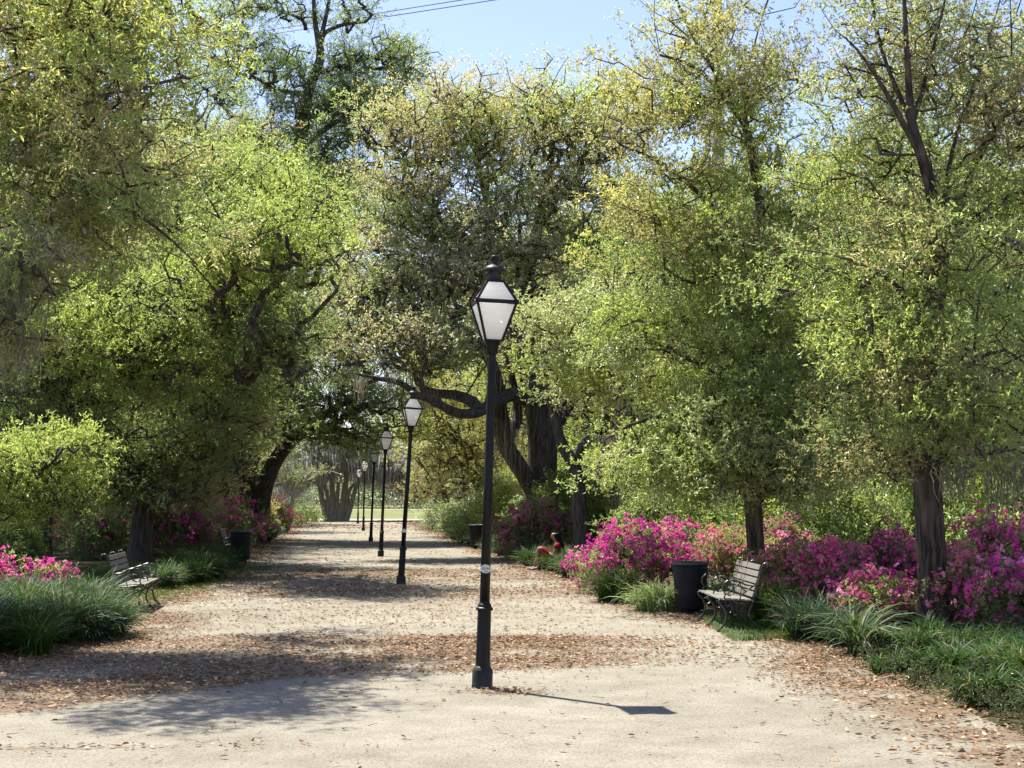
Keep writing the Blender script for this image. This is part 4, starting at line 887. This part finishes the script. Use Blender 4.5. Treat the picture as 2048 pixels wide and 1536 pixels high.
spots = [(0, 1330, 44, 1.0), (0, 1480, 34, 0.85), (2, 1640, 38, .95), (1, 1760, 33, .9), (0, 1900, 30, .9), (2, 2040, 34, 1.0), (1, 2130, 26, .9), (0, 1210, 56, 1.0), (2, 1080, 66, 1.0), (1, 1560, 48, 1.1), (2, 1850, 46, 1.1), (1, 2010, 52, 1.2), (0, 1700, 56, 1.2), (1, 1400, 60, 1.2),
         (1, 0, 44, 1.1), (0, 200, 50, 1.1), (1, 330, 58, 1.0), (0, 60, 60, 1.3), (1, -100, 38, 1.1), (1, 420, 72, 1.1), (0, 260, 40, 0.95), (2, 470, 84, 1.0), (1, 520, 92, 1.0), (0, 1010, 88, 1.0), (0, 1190, 84, 1.9), (2, 1060, 92, 1.9), (0, 960, 98, 1.7), (0, 1130, 70, 1.5), (1, 300, 46.5, 1.05), (1, 345, 51.5, 1.05), (1, 395, 57, 1.1), (1, 225, 43.5, .95)]  # dark trees ending this list are added to shade the azaleas before them
used = set()
for i, (k, px, Yd, sc) in enumerate(spots):
    proto = (tA, tB, tC)[k]; loc = (PX(Yd, px), Yd, 0)
    if k not in used:
        used.add(k); proto.location = loc; proto.scale = (sc,) * 3
    else:
        dup(proto, loc, i * 1.7, None, None, (sc, sc, sc * (1 + 0.08 * math.sin(i))))

# far wood, one mass; distant haze is put into its bluish leaf colours
def far_wood():
    rng = np.random.default_rng(55); pos = []; pal = []
    def puffs(n, fx, fy, fz, pl, k=9, s=(2.2, 2.2, 1.2)):
        c = np.stack((fx(n), fy(n), fz(n)), 1); j = np.repeat(np.arange(n), k); pos.append(c[j] + rng.normal(size=(n * k, 3)) * np.array(s)); pal.extend([pl[q % len(pl)] for q in j])
    U = rng.uniform
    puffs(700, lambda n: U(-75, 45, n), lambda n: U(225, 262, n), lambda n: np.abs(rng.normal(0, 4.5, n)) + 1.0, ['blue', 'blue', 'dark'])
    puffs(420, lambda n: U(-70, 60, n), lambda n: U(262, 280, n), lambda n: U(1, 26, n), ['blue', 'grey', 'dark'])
    puffs(520, lambda n: U(7, 34, n), lambda n: U(62, 110, n), lambda n: U(0.5, 16, n), ['mid', 'bright', 'dark'], 9, (1.6, 1.6, .9))
    puffs(420, lambda n: U(-46, -20, n), lambda n: U(62, 125, n), lambda n: U(0.5, 17, n), ['dark', 'mid'], 9, (1.6, 1.6, .9))
    p = np.vstack(pos); p[:, 2] = np.abs(p[:, 2]) + 0.3
    W = place(SPRAY['far'][:, :30], p, unit(rng.normal(size=p.shape) + np.array((0, 0, .5))), rng, (1.2, 2.0), np.where(p[:, 1] > 200, 1.9, 1.0))
    v, q = quads_of(W); o = mesh_quads('far_woodland', v, q, M_LEAF, None, tint(pal, 30, rng)); tag(o, 'distant wood closing the view beyond lawn and trees', 'woodland', None, 'stuff')
far_wood()

# ---------------------------------------------------------------- shrubs
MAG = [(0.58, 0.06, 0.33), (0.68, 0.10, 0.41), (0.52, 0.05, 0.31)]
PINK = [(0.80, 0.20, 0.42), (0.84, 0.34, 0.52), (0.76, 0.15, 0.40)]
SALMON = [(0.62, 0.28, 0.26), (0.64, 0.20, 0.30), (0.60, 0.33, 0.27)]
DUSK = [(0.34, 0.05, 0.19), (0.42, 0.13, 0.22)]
def azalea(label, px, Y, w_, h, cols, share, seed, n=300, pal=('mid', 'dark'), depth=None, far=False, z0=0.0, spray=None, group='azalea bushes in flower', name='azalea_bush', cat='shrub'):
    h = h * (0.86 if name == 'azalea_bush' and not far else 1.0); x = PX(Y, px); zb = float(gh(x, Y)); rng = np.random.default_rng(seed); dp = depth or w_ * 0.8
    limbs = []
    for k in range(9):
        a = k * 0.7 + rng.uniform(0, .4); R_ = rng.uniform(.35, .75)
        limbs.append([np.array((x + .06 * math.cos(a), Y + .06 * math.sin(a), zb - .05, .018)), np.array((x + w_ * .5 * R_ * .5 * math.cos(a), Y + dp * .5 * R_ * .5 * math.sin(a), zb + h * .35, .013)), np.array((x + w_ * .5 * R_ * math.cos(a), Y + dp * .5 * R_ * math.sin(a), zb + h * .75, .007))])
    npf = max(8, n // 7); d = unit(rng.normal(size=(npf, 3))); d[:, 2] = np.abs(d[:, 2])
    lump = 1 + 0.22 * np.sin(3 * np.arctan2(d[:, 1], d[:, 0]) + seed) * (1 - d[:, 2])
    pc = np.array((x, Y, zb + h * .22)) + d * (rng.uniform(.35, 1, npf) ** .4 * lump)[:, None] * np.array((w_ / 2, dp / 2, h * .78))
    j = rng.integers(0, npf, n); q = pc[j] + rng.normal(size=(n, 3)) * np.array((.11, .11, .07)) * (1 + far)
    q[:, 2] = np.maximum(q[:, 2], zb + .12)
    fl = None if not cols else ((TRUSS_FAR if far else TRUSS), cols, share)
    return plant(name, label, cat, (x, Y, zb), limbs, [], spray=spray or ('shrubfar' if far else 'shrub'), seed=seed, bark=M_STEM, puff=.2, attach=0, twig_r=.0035, step=.25, sides=6,
                 extra=(q, np.array([pal[int(k) % len(pal)] for k in j])), flowers=fl, wood='stem', crown='foliage', group=group)
azalea('deep magenta azalea spreading behind the sunlit pale grass', 1275, 24.5, 2.0, 1.18, MAG, .95, 101, 420, depth=1.6)
azalea('magenta azalea beside the black bin rim', 1370, 25.5, 1.5, 1.25, MAG + PINK[:1], .75, 102, 330)
azalea('pink tipped low azalea spilling to the path edge', 1195, 27.2, 0.75, 0.62, PINK + MAG, .9, 103, 120)
azalea('faded azalea with few pink blooms above the bench back', 1465, 24.5, 1.5, 1.15, PINK + SALMON, .30, 104, 340, pal=('brown', 'mid', 'olive'))
azalea('sparse dim azalea with dark green leaves behind the slim trunk', 1545, 25.5, 1.5, 1.2, DUSK, .32, 105, 320, pal=('dark', 'brown'))
azalea('salmon and peach azalea with bare twigs next to the slim trunk', 1600, 19.8, 1.05, .95, SALMON + PINK[:1], .75, 106, 260, pal=('olive', 'brown', 'mid'))
azalea('bright pink azalea with a bare dark hollow below its top', 1675, 19.6, 1.05, 1.0, PINK, .8, 107, 260, pal=('mid', 'brown'))
azalea('purple magenta azalea just before the thick trunk', 1775, 20.2, 1.2, 1.0, MAG + PINK[:2], .75, 108, 300)
azalea('low pink azalea with reaching stems at the thick trunk base', 1760, 18.3, 1.1, .62, PINK + MAG[:1] + SALMON[:1], .65, 109, 220, pal=('olive', 'mid'))
azalea('tallest magenta azalea beyond the thick trunk', 1975, 18.8, 1.6, 1.42, MAG[:2] + PINK, .85, 110, 480, depth=1.4)
azalea('mixed pink and salmon azalea in front of the tallest magenta one', 1935, 17.7, 1.0, .95, PINK + SALMON, .9, 111, 280, pal=('olive', 'mid'))
azalea('rose pink azalea at the edge of the frame above the long grass', 2050, 16.6, 0.9, .85, PINK + MAG, .6, 112, 220)
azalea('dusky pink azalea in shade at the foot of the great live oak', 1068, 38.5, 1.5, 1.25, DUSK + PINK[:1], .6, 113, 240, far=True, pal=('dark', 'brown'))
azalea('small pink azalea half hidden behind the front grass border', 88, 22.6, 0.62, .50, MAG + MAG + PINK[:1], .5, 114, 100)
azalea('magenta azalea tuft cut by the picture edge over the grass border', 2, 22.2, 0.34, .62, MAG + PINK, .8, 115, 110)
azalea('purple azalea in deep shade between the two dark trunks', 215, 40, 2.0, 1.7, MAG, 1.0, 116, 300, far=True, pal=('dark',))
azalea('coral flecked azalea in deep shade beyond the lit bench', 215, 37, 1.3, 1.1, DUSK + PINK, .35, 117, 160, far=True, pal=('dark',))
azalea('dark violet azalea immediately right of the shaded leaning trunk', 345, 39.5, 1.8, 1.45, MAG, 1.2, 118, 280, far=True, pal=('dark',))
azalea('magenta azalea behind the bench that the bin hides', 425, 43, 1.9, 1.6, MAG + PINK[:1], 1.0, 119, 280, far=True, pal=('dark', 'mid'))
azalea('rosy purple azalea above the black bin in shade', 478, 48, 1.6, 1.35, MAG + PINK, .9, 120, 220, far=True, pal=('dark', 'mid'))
azalea('brilliant sunlit pink azalea next to the distant bin', 545, 66, 1.15, 1.6, PINK, 1.0, 121, 200, far=True)
GRN = 'green shrubs without flowers'
azalea('yellow-green shrub left of the brilliant pink azalea', 512, 60, 1.3, 1.5, None, 0, 131, 200, ('yellow', 'olive'), far=True, group=GRN, name='green_shrub')
azalea('light green shrub behind the bin on the oak side of the path', 955, 52, 1.5, 1.35, None, 0, 132, 240, ('bright', 'pale'), far=True, group=GRN, name='green_shrub')
azalea('yellowish shrub under the small yellow-green tree', 1005, 50, 1.8, 2.1, None, 0, 133, 300, ('yellow', 'bright'), far=True, group=GRN, name='green_shrub')
azalea('low dark bluish shrub where the path meets the lawn', 893, 70, 2.3, 1.15, None, 0, 134, 260, ('blue', 'pale', 'dark'), far=True, group=GRN, name='green_shrub')
azalea('low green bush beside the grass edging before the moss draped tree', 610, 92, 2.4, 1.0, None, 0, 135, 160, ('pale', 'bright'), far=True, group=GRN, name='green_shrub')
UND = 'undergrowth shrubs in the wood behind the azaleas'
u1 = azalea('leafy green undergrowth bush behind the azaleas', 1450, 31, 2.6, 2.2, None, 0, 141, 420, ('mid', 'bright', 'dark'), far=True, group=UND, name='undergrowth_shrub')
u2 = azalea('dark undergrowth bush behind the azaleas', 1150, 41, 2.6, 2.2, None, 0, 142, 420, ('dark', 'mid'), far=True, group=UND + ' dark', name='undergrowth_shrub')
for i, (k, px, Yd, sc) in enumerate([(0, 1560, 29, .95), (1, 1660, 27, .9), (0, 1750, 28.5, 1.0), (1, 1850, 27, .8), (0, 1930, 27, 1.0), (0, 2040, 25, 1.0), (1, 1350, 33, .9), (0, 1220, 40, 1.0), (0, 1120, 46, 1.2), (0, 1620, 33, 1.2), (0, 1820, 33, 1.2), (1, 1990, 31, 1.3), (0, 1040, 56, 1.1), (1, 1500, 36, 1.3), (0, 1380, 40, 1.3),
     (1, 20, 38, .8), (1, 110, 44, 1.1), (1, -40, 31, 1.0), (1, 270, 48, 1.2), (1, 370, 52, 1.2), (1, 180, 54, 1.4), (1, 440, 58, 1.1), (1, 30, 30, 0.55)]):
    x = PX(Yd, px); dup((u1, u2)[k], (x, Yd, float(gh(x, Yd))), i * 2.1, None, None, (sc, sc, sc))

# ---------------------------------------------------------------- lamp posts
YAW = R(10.8)
def lamp(label, px, Y, lean):
    root = thing('lamp_post', label, 'street lamp', (PX(Y, px), Y, 0), 0, 'lamp posts in a row down the middle of the path')
    bm = bmesh.new(); add_lathe(bm, [(.088, -.05), (.090, .02), (.087, .03), (.088, .145), (.082, .155), (.078, .165), (.070, .172), (.066, .185)], 28); bm_obj('pedestal', bm, M_CAPDUST, root, True)
    bm = bmesh.new(); add_lathe(bm, [(.062, .185), (.062, .2), (.057, .64), (.060, .652), (.073, .655), (.073, .675), (.062, .682), (.058, .69), (.058, .7), (.046, .715), (.044, .73)], 24, flute=.07); bm_obj('fluted_base', bm, M_IRON, root)
    bm = bmesh.new(); add_lathe(bm, [(.043, .73), (.039, 1.8), (.035, 2.83), (.037, 2.84)], 24); bm_obj('pole', bm, M_IRON, root, True)
    bm = bmesh.new(); add_lathe(bm, [(.037, 2.84), (.045, 2.845), (.052, 2.90), (.062, 2.93), (.066, 2.94), (.066, 2.952)], 24); bm_obj('lantern_collar', bm, M_IRON, root, True)
    def sq(h, z): return [(math.cos(YAW + R(a)) * h * math.sqrt(2), math.sin(YAW + R(a)) * h * math.sqrt(2), z) for a in (45, 135, 225, 315)]
    z0, z1, z2, z3 = 2.955, 3.262, 3.30, 3.468; h0, h1, h3 = .072, .166, .072
    fr = bmesh.new(); A, B, Cc, D = sq(h0, z0), sq(h1, z1), sq(h1, z2), sq(h3, z3)
    for i in range(4):
        add_tube(fr, [A[i], B[i]], .0115, 6); add_tube(fr, [Cc[i], D[i]], .0115, 6)
    rot = Matrix.Rotation(YAW, 3, 'Z')
    for (h, z, t, ht) in ((h0, z0, .018, .016), (h1, (z1 + z2) / 2, .020, .034), (h3, z3, .018, .018)):
        for s in (-1, 1):
            add_box(fr, rot @ Vector((0, s * h, z)), (2 * h + t, t, ht), rot); add_box(fr, rot @ Vector((s * h, 0, z)), (t - .003, 2 * h - t, ht - .004), rot)
    for v in sq(h1 + .006, (z1 + z2) / 2):
        add_box(fr, v, (.03, .03, .042), rot)
    bm_obj('lantern_frame', fr, M_IRON, root)
    for nm, (ha, za), (hb, zb) in (('lower_glass', (h0 - .004, z0 + .004), (h1 - .006, z1)), ('upper_glass', (h1 - .006, z2), (h3 - .004, z3 - .004))):
        g = bmesh.new(); a = [g.verts.new(v) for v in sq(ha, za)]; b = [g.verts.new(v) for v in sq(hb, zb)]
        for i in range(4): g.faces.new((a[i], a[(i + 1) % 4], b[(i + 1) % 4], b[i]))
        bm_obj(nm, g, M_GLASS, root)
    bm = bmesh.new(); add_lathe(bm, [(.078, 3.470), (.078, 3.478), (.064, 3.482), (.060, 3.50), (.060, 3.55), (.066, 3.556), (.098, 3.560), (.098, 3.572), (.088, 3.592), (.066, 3.608), (.040, 3.616), (.034, 3.62), (.034, 3.66), (.038, 3.664), (.038, 3.695), (.030, 3.70)], 28); bm_obj('chimney_cap', bm, M_CAPDUST, root, True)
    root.rotation_euler = (0, R(lean), 0)
    return root
LAMPS = [('closest black lamp post, tallest in view, with an oval number plate', 965, 12.44, 1.65), ('second lamp post, leaning noticeably, beneath the arching oak limb', 803, 27.1, 3.5),
         ('third lamp post down the row, before the yellow-green tree', 763, 40.3, 2.2), ('fourth lamp post with brightly sunlit lantern glass', 743, 54.2, 2.0), ('fifth lamp post with dull grey lantern in shade', 728, 72.5, 0.8), ('farthest and smallest lamp post near the moss draped tree', 717, 93.0, 0.9)]
first = None
for (lb, px, Y, ln) in LAMPS:
    if first is None: first = lamp(lb, px, Y, ln)
    else:
        o = dup(first, (PX(Y, px), Y, 0), 0, lb); o.rotation_euler = (0, R(ln), 0)
        if second is None: second = o
        continue
    second = None
def plate(root, with_text):
    bm = bmesh.new(); n = 28; z = 1.005; F_ = []; Bk = []
    for i in range(n):
        a = 2 * math.pi * i / n; xx = .046 * math.cos(a); zz = .037 * math.sin(a); yy = -.0445 - .004 + 0.10 * xx * xx / .09
        F_.append(bm.verts.new((xx, yy, z + zz))); Bk.append(bm.verts.new((xx, yy + .003, z + zz)))
    bm.faces.new(F_); bm.faces.new(Bk[::-1])
    for i in range(n): bm.faces.new((F_[i], F_[(i + 1) % n], Bk[(i + 1) % n], Bk[i]))
    pl = bm_obj('number_plate', bm, M_PLATE, root)
    if with_text:
        cu = bpy.data.curves.new('plate_number', 'FONT'); cu.body = '10191'; cu.size = .030; cu.extrude = .0006; cu.align_x = 'CENTER'; cu.align_y = 'CENTER'
        tmp = bpy.data.objects.new('tmp', cu); COL.objects.link(tmp); bpy.context.view_layer.update()
        me = bpy.data.meshes.new_from_object(tmp.evaluated_get(bpy.context.evaluated_depsgraph_get())); bpy.data.objects.remove(tmp); me.materials.clear()
        t = link('plate_number', me, M_INK, pl)
        t.location = (0, -.0502, z); t.rotation_euler = (math.pi / 2, 0, 0)
        b2 = bmesh.new(); add_box(b2, (0.004, -.0494, z - .022), (.026, .0012, .004)); bm_obj('plate_line', b2, M_INK, pl)
plate(first, True); plate(second, False)

# ---------------------------------------------------------------- benches
def bench(label, loc, rotz):
    L = 1.56; root = thing('park_bench', label, 'bench', loc, rotz, 'iron and slat park benches along the path'); root.scale = (1, 0.85, 0.93)
    bk = [(0.20, .40), (.235, .50), (.27, .62), (.305, .74), (.325, .82)]                 # (y, z) of the back line
    for xo in (-L / 2, 0, L / 2):
        f = bmesh.new(); T = lambda pts, r=.013: add_tube(f, [(xo, y, z) for y, z in pts], r, 8)
        T(bk + [(.345, .865), (.375, .885), (.41, .88), (.425, .855), (.41, .835)], .013)
        T([(-.27, .415), (-.15, .405), (0, .395), (.12, .39), (.20, .40)], .014)
        T([(-.27, .415), (-.29, .40), (-.285, .37), (-.22, .31), (-.185, .23), (-.195, .14), (-.24, .07), (-.29, .03), (-.315, .012)], .016)
        T([(.20, .40), (.16, .32), (.13, .24), (.17, .14), (.25, .06), (.33, .012)], .016)
        T([(-.19, .22), (-.10, .27), (0, .235), (.08, .25), (.13, .24)], .011)
        T([(-.20, .32), (-.08, .36), (.02, .32), (.10, .345), (.16, .32)], .010)
        T([(-.14, .395), (-.10, .30), (-.02, .24)], .009); T([(.10, .39), (.06, .30), (-.02, .24)], .009)
        for yy in (-.30, .325): add_box(f, (xo, yy, .008), (.045, .05, .016))
        bm_obj('iron_frame', f, M_BENCHIRON, root, True)
        f = bmesh.new()
        T([(.262, .60), (.19, .585), (.10, .60), (.0, .645), (-.09, .675), (-.17, .66), (-.225, .61), (-.235, .545), (-.20, .49), (-.14, .465), (-.085, .49), (-.07, .54), (-.10, .58), (-.145, .575), (-.16, .54)], .0115)
        T([(-.20, .49), (-.21, .45), (-.215, .415)], .011); T([(.20, .585), (.10, .52), (.02, .46), (.0, .405)], .009); T([(.0, .64), (.03, .56), (.10, .52)], .008)
        bm_obj('armrest', f, M_BENCHIRON, root, True)
    b = bmesh.new(); half = L / 2
    for k in range(5):
        z = .475 + k * .087; y = np.interp(z, [p[1] for p in bk], [p[0] for p in bk]) - .024
        rot = Matrix.Rotation(R(-20), 3, 'X')
        for s in (-1, 1): add_box(b, (s * half / 2, y, z), (half - .03, .02, .072), rot)
    bmesh.ops.bevel(b, geom=[e for e in b.edges], offset=.004, segments=1, affect='EDGES'); bm_obj('backrest', b, M_WOOD, root)
    b = bmesh.new()
    for k in range(5):
        y = -.245 + k * .095
        for s in (-1, 1): add_box(b, (s * half / 2, y, .428 - .006 * k + (.002 if k else -.004)), (half - .03, .082, .022))
    bmesh.ops.bevel(b, geom=[e for e in b.edges], offset=.004, segments=1, affect='EDGES'); bm_obj('seat', b, M_WOOD, root)
    return root
PA = math.atan(0.1185)
def face(side): return (math.pi / 2 + PA) if side < 0 else (-math.pi / 2 + PA)          # seat front towards the path
def B_at(side, px, Y, lb, src=None):
    x = PX(Y, px); loc = (x, Y, float(gh(x, Y)) * 0.5 + .004)
    return bench(lb, loc, face(side)) if src is None else dup(src, loc, face(side), lb)
b1 = B_at(1, 1452, 18.35, 'bench with sunlit pale slats beside the slim trunk and bin')
b2 = B_at(-1, 276, 21.2, 'bench seen from its end beside the lit grass and lawn', b1)
B_at(-1, 468, 39.0, 'dark bench tucked behind the black bin under purple azaleas', b1)
B_at(-1, 524, 51.5, 'dark bench past the first bin, before the brilliant pink azalea', b1)
B_at(-1, 600, 103, 'tiny far bench at the lawn edge near the moss draped tree', b1)
b1.rotation_euler.z -= R(5)

# ---------------------------------------------------------------- bins
def bin_(label, px, Y):
    root = thing('litter_bin', label, 'bin', (PX(Y, px), Y, 0.004), 0, 'tapered black bins beside the path')
    bm = bmesh.new(); add_lathe(bm, [(.135, 0), (.14, .01), (.135, .055), (.125, .06)], 32); bm_obj('foot', bm, M_BIN, root, True)
    bm = bmesh.new(); add_lathe(bm, [(.185, .055), (.205, .06), (.212, .075), (.225, .30), (.242, .60), (.248, .69), (.226, .692), (.21, .35), (.195, .09)], 36); bm_obj('body', bm, M_BIN, root, True)
    bm = bmesh.new(); add_lathe(bm, [(.249, .672), (.260, .678), (.263, .70), (.258, .712), (.236, .712), (.228, .70), (.228, .68)], 36); bm_obj('rim', bm, M_BINRIM, root, True)
    return root
c1 = bin_('large black bin beside the sunlit pale grass and bench', 1378, 20.45)
for lb, px, Y, s in (('black bin in shade next to the hidden bench under purple azaleas', 485, 36.9, 1.1), ('distant black bin right of the brilliant pink azalea', 572, 70.5, 1.18), ('black bin partly behind the closest lamp pole', 955, 46.5, 1.08)):
    dup(c1, (PX(Y, px), Y, 0.004), 1.0, lb, None, (s, s, s))

# ---------------------------------------------------------------- utility pole and cables
top = P(1432, -95, 34)
pole = thing('utility_pole', 'pale utility pole standing up out of the slim oak crown', 'utility pole', (top[0], 34, 0))
bm = bmesh.new(); add_lathe(bm, [(.17, -.3), (.165, 3), (.15, 9), (.14, top[2] + .2)], 16); bm_obj('shaft', bm, M_POLE, pole, True)
bm = bmesh.new(); add_tube(bm, [(.25, -.05, top[2] - .2), (.24, -.05, top[2] - 2.0), (.22, -.1, top[2] - 3.0)], .012, 6); add_tube(bm, [(.12, -.1, top[2] - 1.9), (.18, -.12, top[2] - 2.1), (.2, -.12, top[2] - 1.8)], .012, 6); bm_obj('hanging_wire', bm, M_WIRE, pole)
for lb, dy in (('upper of two thin power lines crossing the sky', 0), ('lower of two thin power lines crossing the sky', 12)):
    a = P(1432, -82 + dy, 34); m_ = P(735, 36 + dy * .8, 60); e = m_ + (m_ - a) * 1.6; e[2] += 0.5
    pts = [a + (e - a) * t + np.array((0, 0, -0.9 * math.sin(math.pi * t) + 0.9 * math.sin(math.pi / 2.6) * math.sin(math.pi * t))) for t in np.linspace(0, 1, 40)]
    bm = bmesh.new(); add_tube(bm, pts, .018, 6); o = bm_obj('power_line', bm, M_WIRE); tag(o, lb, 'power line', 'power lines')

# ---------------------------------------------------------------- person sitting in the grass
def skin_obj(name, V, E, Rd, mat, parent, sub=2, root_i=0):
    me = bpy.data.meshes.new(name); me.from_pydata(V, E, []); o = link(name, me, mat, parent)
    m = o.modifiers.new('skin', 'SKIN')
    if not me.skin_vertices: 
        bpy.context.view_layer.objects.active = o
    for i, r in enumerate(Rd):
        r = r if isinstance(r, tuple) else (r, r); me.skin_vertices[0].data[i].radius = r
        me.skin_vertices[0].data[i].use_root = (i == root_i)
    m.use_smooth_shade = True
    s = o.modifiers.new('sub', 'SUBSURF'); s.levels = sub; s.render_levels = sub
    return o
def person():
    Y = 32.3; px = 1117; x = PX(Y, px); zb = 0.05
    root = thing('person', 'person in a red dress with long black hair sitting in the grass with knees up', 'person', (x, Y, zb), R(-8))
    # forward is -x
    V = []; E = []; Rd = []
    def add(p, r, par=None):
        V.append(p); Rd.append(r); i = len(V) - 1
        if par is not None: E.append((par, i))
        return i
    pel = add((0, 0, .13), (.115, .10)); sp = add((.01, 0, .28), (.10, .085), pel); ch = add((-.01, 0, .44), (.115, .085), sp); sh = add((-.035, 0, .53), (.09, .07), ch)
    nk = add((-.06, 0, .60), .043, sh); hd = add((-.09, 0, .66), .055, nk); sk = add((-.095, 0, .735), (.075, .088), hd); cr = add((-.085, 0, .80), (.05, .06), sk)
    nose = add((-.185, 0, .705), .012, sk)
    for s in (-1, 1):
        hip = add((-.03, s * .09, .13), .088, pel); kn = add((-.42 + .02 * s, s * .10, .47), .058, hip); an = add((-.50 - .05 * s, s * .10, .09), .033, kn)
        md = add((-.45, s * .10, .30), .050, kn); E.pop(); E.remove((kn, an)); E.append((kn, md)); E.append((md, an))
        he = add((-.49 - .05 * s, s * .10, .03), .03, an); ft = add((-.60 - .05 * s, s * .11, .0), .03, he); add((-.68 - .05 * s, s * .115, -.015), .022, ft)
        s1 = add((-.03, s * .15, .52), .052, sh); el = add((-.10, s * .20, .29), .037, s1); wr = add((-.28, s * .07, .40), .024, el); pm = add((-.33, s * .055, .44), (.030, .018), wr)
        for k in range(4):
            f1 = add((-.352 + .006 * k, s * (.035 - .01 * k), .475 - .016 * k), .0085, pm); add((-.345 + .004 * k, s * (.012 - .006 * k), .49 - .016 * k), .0075, f1)
        add((-.315, s * .03, .475), .009, pm)
    skin_obj('body', V, E, Rd, M_SKIN, root)
    V, E, Rd = [], [], []
    pel = add((.005, 0, .12), (.135, .125)); sp = add((.015, 0, .28), (.118, .10), pel); ch = add((-.005, 0, .44), (.132, .10), sp); sh = add((-.03, 0, .535), (.10, .075), ch)
    for s in (-1, 1):
        hip = add((-.04, s * .09, .14), .105, pel); t = add((-.24, s * .10, .32), .088, hip); add((-.40 + .02 * s, s * .10, .46), .075, t)
        s1 = add((-.03, s * .155, .52), .066, sh); add((-.06, s * .18, .42), .06, s1)
    skin_obj('dress', V, E, Rd, M_DRESS, root)
    V, E, Rd = [], [], []
    a = add((-.075, 0, .79), (.075, .08)); b = add((-.05, 0, .72), (.072, .085), a); c = add((.015, 0, .62), (.05, .075), b); d = add((.065, 0, .50), (.035, .065), c); add((.085, 0, .40), (.02, .045), d)
    skin_obj('hair', V, E, Rd, M_HAIR, root)
    bm = bmesh.new()
    for s in (-1, 1): bmesh.ops.create_uvsphere(bm, u_segments=8, v_segments=6, radius=.009, matrix=Matrix.Translation((-.168, s * .032, .735)))
    bm_obj('eyes', bm, M_HAIR, root, True)
    bm = bmesh.new(); add_tube(bm, [(-.166, -.022, .672), (-.174, 0, .671), (-.166, .022, .672)], .005, 6); bm_obj('mouth', bm, M_DRESS, root)
    ph = thing('phone', 'pale phone held up by the person in the red dress', 'phone', (x, Y, zb), R(-8))
    bm = bmesh.new(); add_box(bm, (-.35, 0, .50), (.011, .075, .15), Matrix.Rotation(R(22), 3, 'Y')); bmesh.ops.bevel(bm, geom=list(bm.edges), offset=.004, segments=2, affect='EDGES'); bm_obj('case', bm, M_PHONE, ph)
person()
